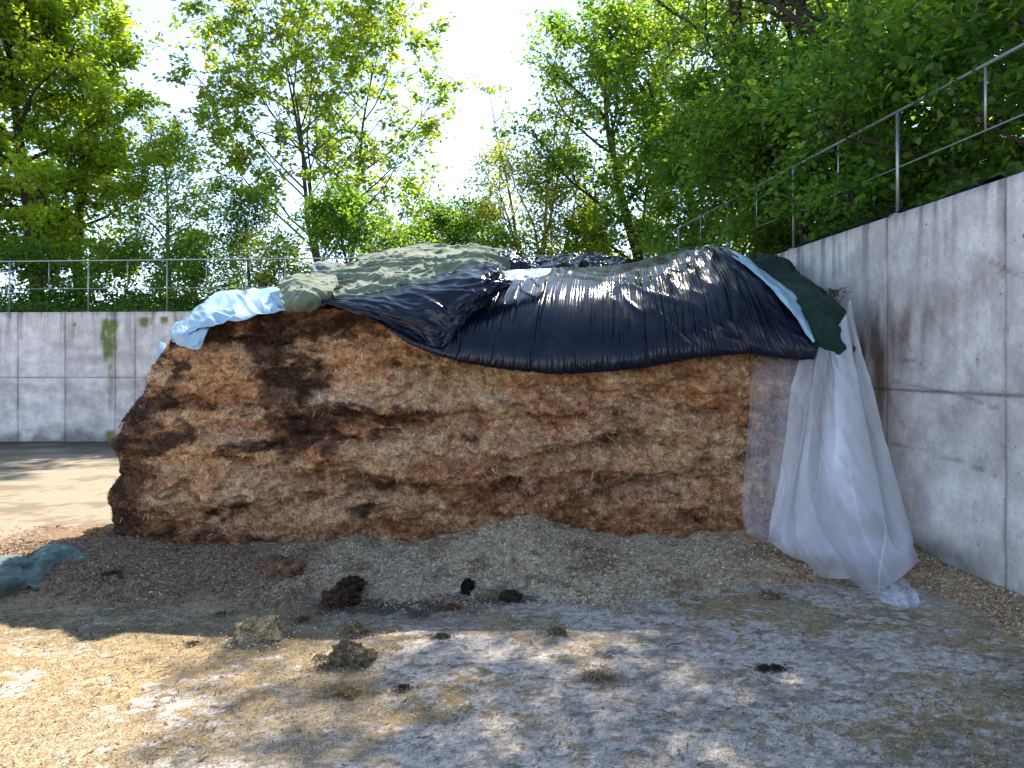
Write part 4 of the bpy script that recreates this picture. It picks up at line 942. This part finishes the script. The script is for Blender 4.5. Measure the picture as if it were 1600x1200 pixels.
clod("black clod at the edge of the grey chips in the middle", 795, 938, .06, DRK, 7, .65, .01, 900)
clod("grey brown clod touching the left of the black middle one", 763, 938, .06, (.20, .16, .11), 8, .7, .01, 800)
clod("small upright black scrap standing on the grey chips", 731, 923, .035, (.015, .013, .012), 9, 1.6, .03, 200)
clod("little rust brown clod on bare concrete in the middle", 706, 952, .036, RBR, 10, .6, 0, 400)
clod("small crumb of black matter on the concrete towards the right", 1196, 1048, .022, DRK, 11, .7, 0, 150)
clod("second black crumb just right of the first on the right hand concrete", 1214, 1047, .020, DRK, 12, .7, 0, 150)
clod("orange clod in the sun behind the left foot of the heap", 150, 848, .13, (.38, .22, .09), 13, .6, 0, 1600, .35)
clod("dark clod in front of the sunny orange one at the left foot of the heap", 128, 856, .09, (.08, .05, .035), 14, .6, 0, 800)
clod("low dark lump buried in the brown chips at the left", 168, 908, .08, (.05, .035, .028), 15, .5, .03, 800)
clod("small tan lump on the chips right of the middle", 1050, 932, .035, (.30, .22, .12), 16, .6, .0, 400)
clod("pale chip lump on the concrete right of the middle", 975, 955, .032, (.34, .27, .18), 17, .6, 0, 400)
clod("flat brown lump at the foot of the hanging plastic", 1205, 935, .05, (.16, .12, .07), 18, .4, .0, 500)
for i, (a, b2, r, cc) in enumerate([(870, 992, .04, (.14, .11, .07)), (690, 998, .028, (.10, .08, .05)), (630, 1078, .02, (.05, .04, .035)), (500, 1030, .022, (.2, .16, .1)), (470, 972, .03, (.12, .08, .05)), (345, 962, .02, (.1, .08, .05)), (505, 1045, .02, (.12, .09, .06)), (300, 1008, .018, (.1, .08, .05))]):
    nm = ["flat olive lump right of centre on the concrete", "thin dark lump left of the flat olive one", "tiny black crumb below the ragged olive brown clod", "small tan crumb beside the ragged clod", "brown crumb at the shade edge right of the sunny tan clod", "dark crumb in the shade left of the sunny tan clod", "brown crumb left of the ragged olive clod", "dark crumb at the far left shadow edge"][i]
    clod(nm, a, b2, r, cc, 20 + i, .5, 0, 200, name="chip_clod")

def crumbs():
    P_, Cc = [], []
    for (x, y, r, c) in CRUMBS:
        n = int(60 + 2600 * r); rad = r * (.7 + rs.gamma(1.5, .7, n)); an = rs.uniform(0, 6.28, n); px_, py_ = x + rad * np.cos(an) * 1.2, y + rad * np.sin(an)
        P_.append(np.stack([px_, py_, np.maximum(heap_h(px_, py_), 0) + .008], 1)); Cc.append(np.asarray(c) * np.exp(rs.normal(.2, .5, (n, 1))))
    P_ = np.vstack(P_); Cc = np.vstack(Cc); n = len(P_); k = P_[:, 0] < wallx(P_[:, 1]) - .02
    V, F, cc = flakes(P_, rs.uniform(.008, .026, n), rs.uniform(.0015, .005, n), (0, 0, 1), rs.uniform(.3, 1, n), np.clip(Cc, .008, .8))
    mesh("crumbs", V, F, M['flake'], col=cc, smooth=False, kind="stuff", label="crumbs and shreds scattered round the fallen clods", cat="crumbs")
crumbs()

def tuft(label, px, py, rx, ry, n, colr, seed):
    g = np.array(GP(px, py)); rr = np.random.RandomState(seed)
    n = int(n * .55); an_ = rr.uniform(0, 6.28, n); rad_ = rr.gamma(1.4, .55, n)
    p = g + np.stack([np.cos(an_) * rad_ * rx * (1 + .6 * np.sin(3 * an_ + seed)), np.sin(an_) * rad_ * ry * (1 + .6 * np.cos(2 * an_ + seed)), np.abs(rr.normal(size=n)) * .010 + .006], 1)
    L = rr.uniform(.03, .09, n)
    V, F, cc = flakes(p, L, rr.uniform(.001, .002, n), (0, 0, 1), rr.uniform(.75, 1, n), np.asarray(colr) * rr.uniform(.5, 1.6, (n, 1)), curl=.3)
    mesh("straw_tuft", V, F, M['flake'], col=cc, smooth=False, label=label, cat="straw tuft", group="straw tufts on the floor", kind="stuff")
tuft("golden brown straw tuft left of centre in the foreground", 545, 1085, .09, .045, 900, (.27, .18, .07), 1)
tuft("dark olive straw patch right of centre among the sun flecks", 935, 1062, .10, .07, 1100, (.15, .12, .07), 2)
tuft("thin straw scatter below the hanging plastic tip", 1460, 905, .12, .12, 500, (.30, .22, .12), 3)
None and tuft("x", 1480, 1120, .16, .05, 700, (.16, .12, .08), 4)
None and tuft("x", 780, 1178, .06, .03, 350, (.17, .13, .08), 5)
# loose twigs
def twig(label, a, b2, r=.0025):
    p, q = np.array(GP(*a, .008)), np.array(GP(*b2, .008)); t = np.linspace(0, 1, 8)[:, None]
    pts = p + (q - p) * t + rs.normal(size=(8, 3)) * [.006, .006, .002]; pts[:, 2] = np.maximum(pts[:, 2], .004)
    m_ = MB(); m_.tube(pts, np.linspace(r, r * .5, 8), 5); m_.build("twig", M['bark_dark'], label=label, cat="twig")
twig("thin dark twig beside the sun fleck on the right concrete", (1040, 1010), (1080, 998))
twig("thin twig crossing the large sun fleck on the right", (1132, 1108), (1155, 1102), .003)
twig("fine twig left of the large sun fleck", (1035, 1108), (1066, 1122), .002)
twig("straight pale twig on the concrete in the middle", (828, 1000), (842, 1016), .002)
twig("short stick in the chips by the shade edge left of centre", (465, 968), (480, 965), .006)

# ------------------------------------------------------------------ trees
def leaf_mesh(pos, size, nrm_bias, rr, axis=None, droop=.3):
    n = len(pos)
    nr = rr.normal(size=(n, 3)) * .55 + np.array(nrm_bias); nr /= np.linalg.norm(nr, axis=1)[:, None]
    a = rr.normal(size=(n, 3)) if axis is None else axis + rr.normal(size=(n, 3)) * .6
    a = a + np.array([0, 0, -droop]); a = a - (a * nr).sum(1)[:, None] * nr; a /= np.linalg.norm(a, axis=1)[:, None] + 1e-9
    w = np.cross(nr, a); L = (size * rr.uniform(.45, 1.4, n))[:, None]; W = L * .34; fold = L * .10
    b0 = pos; tip = pos + a * L - nr * L * .08; l = pos + a * L * .45 + w * W + nr * fold; r = pos + a * L * .45 - w * W + nr * fold
    V = np.stack([b0, l, tip, r], 1).reshape(-1, 3); o = np.arange(n)[:, None] * 4
    return V, np.concatenate([o + [0, 1, 2], o + [0, 2, 3]])

PAL = {
    'yellow': ([.176, .257, .030], [.230, .290, .041], [.101, .176, .024], [.135, .216, .027]),
    'green': ([.065, .137, .023], [.098, .176, .029], [.046, .098, .018], [.130, .195, .033]),
    'deep': ([.066, .148, .028], [.088, .175, .033], [.046, .106, .024], [.13, .205, .032]),
    'cherry': ([.111, .182, .034], [.150, .215, .039], [.078, .137, .026], [.195, .195, .039]),
    'light': ([.168, .216, .060], [.192, .228, .072], [.108, .168, .036], [.228, .216, .060])}

def tree(name, label, base, height, spread, seed, leaf=.09, per=45, pal='green', r0=.13, stems=1, low=.2, limbs=13, subs=6, twigs=5, group=None,
         bark='bark', cat="tree", up=.35, lean=(0, 0), shape=None, jitter=.13, levels=3, fork=.0, clipx=False):
    rr = np.random.RandomState(seed); base = np.array(base, float)
    root = empty(name, tuple(base), label=label, cat=cat, group=group)
    tb = MB(); tw = []        # twigs: arrays of points
    shape = shape or (lambda t: (.35 + .65 * math.sin(pi * min(1, (t * .86 + .14)))))
    def path(p, d, L, nseg, wander, trop):
        pts = [p]; d = d / np.linalg.norm(d)
        for i in range(nseg):
            d = d + rr.normal(size=3) * wander + np.array([0, 0, trop]); d /= np.linalg.norm(d); p = p + d * L / nseg; pts.append(p)
        return np.array(pts), d
    for sidx in range(stems):
        if stems == 1: d0 = np.array([lean[0], lean[1], 1.0]); H = height; off = 0
        else:
            an = 2 * pi * (sidx + rr.uniform(0, .5)) / stems; d0 = np.array([cos(an) * fork, sin(an) * fork * .7, 1.0]); H = height * rr.uniform(.82, 1.0); off = np.array([cos(an), sin(an), 0]) * r0 * 1.3
        R = r0 / math.sqrt(stems) * 1.15
        tp, _ = path(base + off, d0, H, 14, .055, .02)
        tb.tube(tp, R * (1 - np.linspace(0, 1, 15) ** 1.1 * .93), 9)
        nl = max(3, int(limbs / stems ** .6))
        for i in range(nl):
            t = low + (1 - low) * (i + rr.uniform(0, .8)) / nl; t = min(t, .985)
            q = t * 14; k = int(q); p = tp[k] * (1 - (q - k)) + tp[min(k + 1, 14)] * (q - k)
            an = i * 2.4 + rr.uniform(-.5, .5) + sidx; L = spread * shape((t - low) / (1 - low)) * rr.uniform(.75, 1.15)
            d = np.array([cos(an), sin(an), up + .9 * t * rr.uniform(.5, 1.2)])
            lp, ld = path(p, d, L, 7, .12, .05); rl = R * (1 - t * .8) * .42 + .006
            tb.tube(lp, np.linspace(rl, rl * .22, 8), 6, cap=False)
            for j in range(subs):
                u = .2 + .8 * (j + rr.uniform(0, .9)) / subs; u = min(u, 1.0); q2 = u * 7; k2 = min(int(q2), 6); p2 = lp[k2] * (1 - (q2 - k2)) + lp[k2 + 1] * (q2 - k2)
                dl = lp[k2 + 1] - lp[k2]; dl /= np.linalg.norm(dl); d2 = dl + rr.normal(size=3) * .75; L2 = L * .48 * (1.15 - .6 * u) * rr.uniform(.7, 1.2) + .25
                sp, sd_ = path(p2, d2, L2, 5, .16, .03); tb.tube(sp, np.linspace(rl * .35 + .002, .003, 6), 4, cap=False)
                for w_ in range(twigs):
                    u3 = rr.uniform(.15, 1); k3 = min(int(u3 * 5), 4); p3 = sp[k3] + (sp[k3 + 1] - sp[k3]) * (u3 * 5 - k3)
                    d3 = (sp[k3 + 1] - sp[k3]); d3 = d3 / np.linalg.norm(d3) + rr.normal(size=3) * .8; L3 = rr.uniform(.25, .6) * (.6 + .25 * spread)
                    L3 = min(L3, .9)
                    e, _ = path(p3, d3, L3, 3, .2, -.04); tw.append(e)
                    if w_ % 2 == 0: tb.tube(e, np.linspace(.005, .002, 4), 3, cap=False)
    tb.build("trunk", M[bark], root)
    if not per: return root
    tw = np.array(tw); nt_ = len(tw); n = int(nt_ * per * 1.3) // nt_ * nt_; per = n // nt_
    clump = rr.uniform(0, 1, nt_); idx = np.repeat(np.arange(nt_), per)
    keepp = rr.uniform(0, 1, n) < np.clip(-.25 + 1.55 * clump[idx], 0, 1); idx = idx[keepp]; n = len(idx)
    t = rr.uniform(.05, 1, n) ** .8 * 3; k = np.minimum(t.astype(int), 2); f = (t - k)[:, None]
    pos = tw[idx, k] * (1 - f) + tw[idx, k + 1] * f
    pos = pos + rr.normal(size=(n, 3)) * jitter * np.array([1, 1, .6])
    keep = pos[:, 2] > base[2] - .1
    if clipx: keep &= ~((pos[:, 0] < wallx(pos[:, 1]) + .05) & (pos[:, 2] < walltop(pos[:, 1]) + .1 + .25 * (wallx(pos[:, 1]) - pos[:, 0])))
    pos, idx = pos[keep], idx[keep]; n = len(pos)
    ax = tw[idx, 3] - tw[idx, 0]; ax /= np.linalg.norm(ax, axis=1)[:, None] + 1e-9
    V, F = leaf_mesh(pos, np.full(n, leaf), (0, -.12, .75), rr, ax, .35)
    pl = np.array(PAL[pal]); cb = pl[rr.choice(4, nt_, p=[.35, .3, .2, .15])]
    c = cb[idx] * .6 + pl[rr.choice(4, n, p=[.35, .3, .2, .15])] * .4; c = c * rr.uniform(.75, 1.3, (n, 1))
    mesh("crown", V, F, M['leaf'], root, smooth=False, col=np.repeat(np.clip(c, 0, .5), 4, axis=0))
    return root

def at(px, d, z=None):
    x = (px - CX) / FPX * d; return (x, d, bankz(np.array(x), np.array(d)).item() - .05 if z is None else z)
def topz(py, d): return CH + (HY - py) / FPX * d

GB = "trees growing behind the back wall"; GR = "trees leaning over the right wall"
def bt(name, label, px, d, top, wpx, seed, **k):
    b_ = at(px, d); H = topz(top, d) - b_[2]; sp = wpx / FPX * d / 2
    return tree(name, label, b_, H * .93, sp * .9, seed, group=GB, **k)
bt("tall_tree", "tall yellow green tree at the left edge, second trunk from the left behind the railing", 55, 19.0, -150, 400, 11, pal='yellow', per=75, leaf=.13, limbs=24, subs=7, low=.10, r0=.16, bark='bark_dark')
bt("tall_tree", "tall airy yellow green tree whose right edge meets the sky beside the dead twigs", 125, 20.5, -60, 270, 12, pal='yellow', per=60, leaf=.13, limbs=22, subs=7, low=.14, r0=.14, bark='bark_dark')
bt("tall_tree", "leafy tree cut off by the left edge of the picture", -110, 17.8, -200, 330, 13, pal='yellow', per=60, leaf=.13, limbs=20, subs=6, low=.08, r0=.15, bark='bark_dark')
bt("young_tree", "bright yellow green young tree between the tall left trees and the cherry", 262, 20.0, 222, 185, 14, pal='yellow', per=42, leaf=.09, limbs=17, subs=6, low=.05, r0=.08)
bt("young_tree", "small mid green tree just left of the cherry stems", 395, 19.5, 288, 130, 15, pal='green', per=40, leaf=.08, limbs=13, subs=5, low=.05, r0=.06)
bt("cherry_tree", "open spreading cherry tree with several grey stems against the sky", 522, 25.0, -10, 530, 16, pal='cherry', per=33, leaf=.17, limbs=26, subs=7, twigs=5, low=.20, r0=.17, stems=3, fork=.22, up=.38, jitter=.11,
   shape=lambda t: .60 + .40 * math.sin(pi * min(1, t * .72 + .14)))
bt("round_bush", "dark green dense bush in front of the cherry foot", 545, 20.0, 300, 170, 17, pal='deep', per=60, leaf=.09, limbs=14, subs=6, low=.03, r0=.05, cat="bush")
bt("round_bush", "bright mid green bush between the cherry and the sparse tree", 690, 19.5, 318, 190, 18, pal='green', per=60, leaf=.09, limbs=15, subs=6, low=.03, r0=.05, cat="bush")
bt("sparse_tree", "thin almost bare tree with a few pale leaves against the white sky", 835, 20.0, 70, 120, 19, pal='light', per=11, leaf=.08, limbs=14, subs=5, twigs=4, low=.25, r0=.10, stems=3, fork=.09, up=1.0)
bt("airy_tree", "airy pale green tree with crooked stems below the bare tree tops", 850, 18.6, 235, 230, 20, pal='light', per=34, leaf=.08, limbs=16, subs=6, low=.1, r0=.10, stems=3, fork=.2)
bt("yellow_shrub", "glowing yellow green shrub at the inner corner of the walls", 925, 18.0, 335, 130, 21, pal='yellow', per=42, leaf=.08, limbs=12, subs=6, low=.04, r0=.05, cat="bush")
for i, (px, d, top, w, lb) in enumerate([(-70, 17.6, 395, 170, "shaded shrub behind the railing at the far left edge"), (70, 17.5, 410, 150, "dark shrub between the two left trunks behind the railing"), (190, 17.8, 400, 150, "shaded shrub below the airy tall tree"), (310, 17.5, 395, 130, "low shrub under the bright young tree"), (430, 17.6, 385, 120, "low shrub behind the railing beside the pale blue sheet"), (620, 17.6, 375, 130, "low shrub behind the railing above the faded green mesh"), (780, 17.5, 385, 120, "low shrub behind the peaked black film scrap")]):
    bt("low_shrub", lb, px, d, top, w, 30 + i, pal=['deep', 'deep', 'green', 'green', 'cherry', 'green', 'green'][i], per=26, leaf=.085, limbs=11, subs=5, low=.02, r0=.035, cat="bush")

def rt(label, x, y, H, sp, seed, **k):
    z = bankz(np.array(x), np.array(y)).item() - .05
    kk = dict(pal='deep', per=46, leaf=.115, limbs=20, subs=7, low=.10, r0=.13, bark='bark_dark', clipx=True, up=.25); kk.update(k)
    return tree("broadleaf_tree", label, (x, y, z), H, sp, seed, group=GR, **kk)
rt("tree whose left branches hang out over the crest of the heap", 4.75, 13.9, 9.3, 2.9, 41, pal='green', per=17)
rt("lighter tree at the inner corner with its crown reaching left into the gap", 3.3, 17.8, 8.3, 3.1, 50, pal='green', per=44, clipx=False)
rt("dense tree behind the third railing post of the right wall", 4.9, 11.9, 7.8, 2.6, 42, per=9, pal='green', lean=(-.26, .03))
rt("dark thick trunked tree behind the tallest railing post on the right", 4.75, 9.6, 7.6, 2.6, 43, r0=.17, low=.14, per=7)
rt("tree filling the top right corner above the handrail", 5.6, 7.3, 6.8, 2.4, 44, low=.08, per=34)
rt("tree standing in the second row above the middle of the right wall", 7.2, 12.6, 9.0, 3.0, 45, pal='yellow', per=20)
rt("rear tree high on the bank behind the thick trunked one", 7.9, 9.8, 9.0, 3.0, 46, pal='yellow', per=22)
rt("rear tree on the bank farthest back along the right wall", 6.6, 17.2, 9.6, 3.2, 47, pal='yellow', per=26)
rt("slim tree just past the inner wall corner", 4.6, 18.0, 7.6, 2.6, 48, pal='yellow', per=26)
rt("rear tree at the right edge of the picture", 9.6, 13.2, 10, 3.4, 49, pal='yellow', per=24)

for i, (y, o, H, sp, pl_, lb) in enumerate([(5.2, .75, 2.4, 1.2, 'deep', "leafy shrub nearest the camera on the right bank"), (6.6, .7, 1.8, 1.2, 'deep', "big leaved shrub behind the handrail right of the tallest post"), (8.0, .7, 1.6, 1.2, 'deep', "dark shrub left of the tallest railing post"),
    (9.6, .75, 2.3, 1.3, 'green', "dark shrub behind the second sloping railing bay"), (11.4, .75, 3.2, 1.4, 'deep', "shrub behind the third railing post on the right wall"), (13.2, .95, 3.4, 1.5, 'green', "shrub low behind the far part of the sloping railing"), (15.0, .95, 3.6, 1.5, 'green', "shrub beside the inner corner on top of the right wall"),
    (7.4, 3.4, 4.2, 1.8, 'green', "tall rear shrub behind the handrail at the right"), (10.4, 3.4, 4.6, 1.9, 'green', "tall rear shrub in the middle of the right bank"), (13.6, 3.2, 4.8, 2.0, 'yellow', "sunlit rear shrub far back on the right bank")]):
    x = wallx(y) + o
    tree("bank_shrub", lb, (x, y, bankz(np.array(x), np.array(y)).item() - .05), H, sp, 60 + i, group="shrubs on the right bank", cat="bush", pal=pl_, per=(38 if y < 9 and o < 2 else 66 if o < 2 else 34), leaf=.08, limbs=13, subs=6, low=.02, r0=.04, bark='bark_dark', clipx=True)

def bank_cover():
    rr = np.random.RandomState(77); n = 80000
    y = rr.uniform(3.6, 17.5, n); off = np.abs(rr.normal(size=n)) * 1.1; x = wallx(y) + .16 + off
    hmax = .20 + .55 * np.clip(off, 0, 1) + .25 * perlin(y * .8, off * .8, 3); z = bankz(x, y) + np.clip(hmax, .1, 2) * rr.uniform(0, 1, n) ** .7
    big = rr.uniform(.045, .10, n)
    V1, F1 = leaf_mesh(np.stack([x, y, z], 1), big, (-.45, -.35, .6), rr, None, .5)
    pl = np.array(PAL['deep']); c1 = pl[rr.choice(4, n)] * rr.uniform(.7, 1.2, (n, 1))
    n = 60000; x = rr.uniform(-17, 3.5, n); off = np.abs(rr.normal(size=n)) * 1.0; y = BACKY + .3 + off
    z = bankz(x, y) + np.clip(.10 + .35 * off + .2 * perlin(x * .6, 1), .05, 1.2) * rr.uniform(0, 1, n)
    V2, F2 = leaf_mesh(np.stack([x, y, z], 1), rr.uniform(.05, .11, n), (0, -.4, .7), rr, None, .3)
    c2 = np.array(PAL['green'])[rr.choice(4, n)] * rr.uniform(.7, 1.2, (n, 1))
    mesh("ground_cover", np.vstack([V1, V2]), np.vstack([F1, F2 + len(V1)]), M['leaf'], smooth=False, col=np.repeat(np.vstack([c1, c2]), 4, axis=0), kind="stuff", label="leafy ground cover spilling along the tops of both walls", cat="ground cover")
bank_cover()
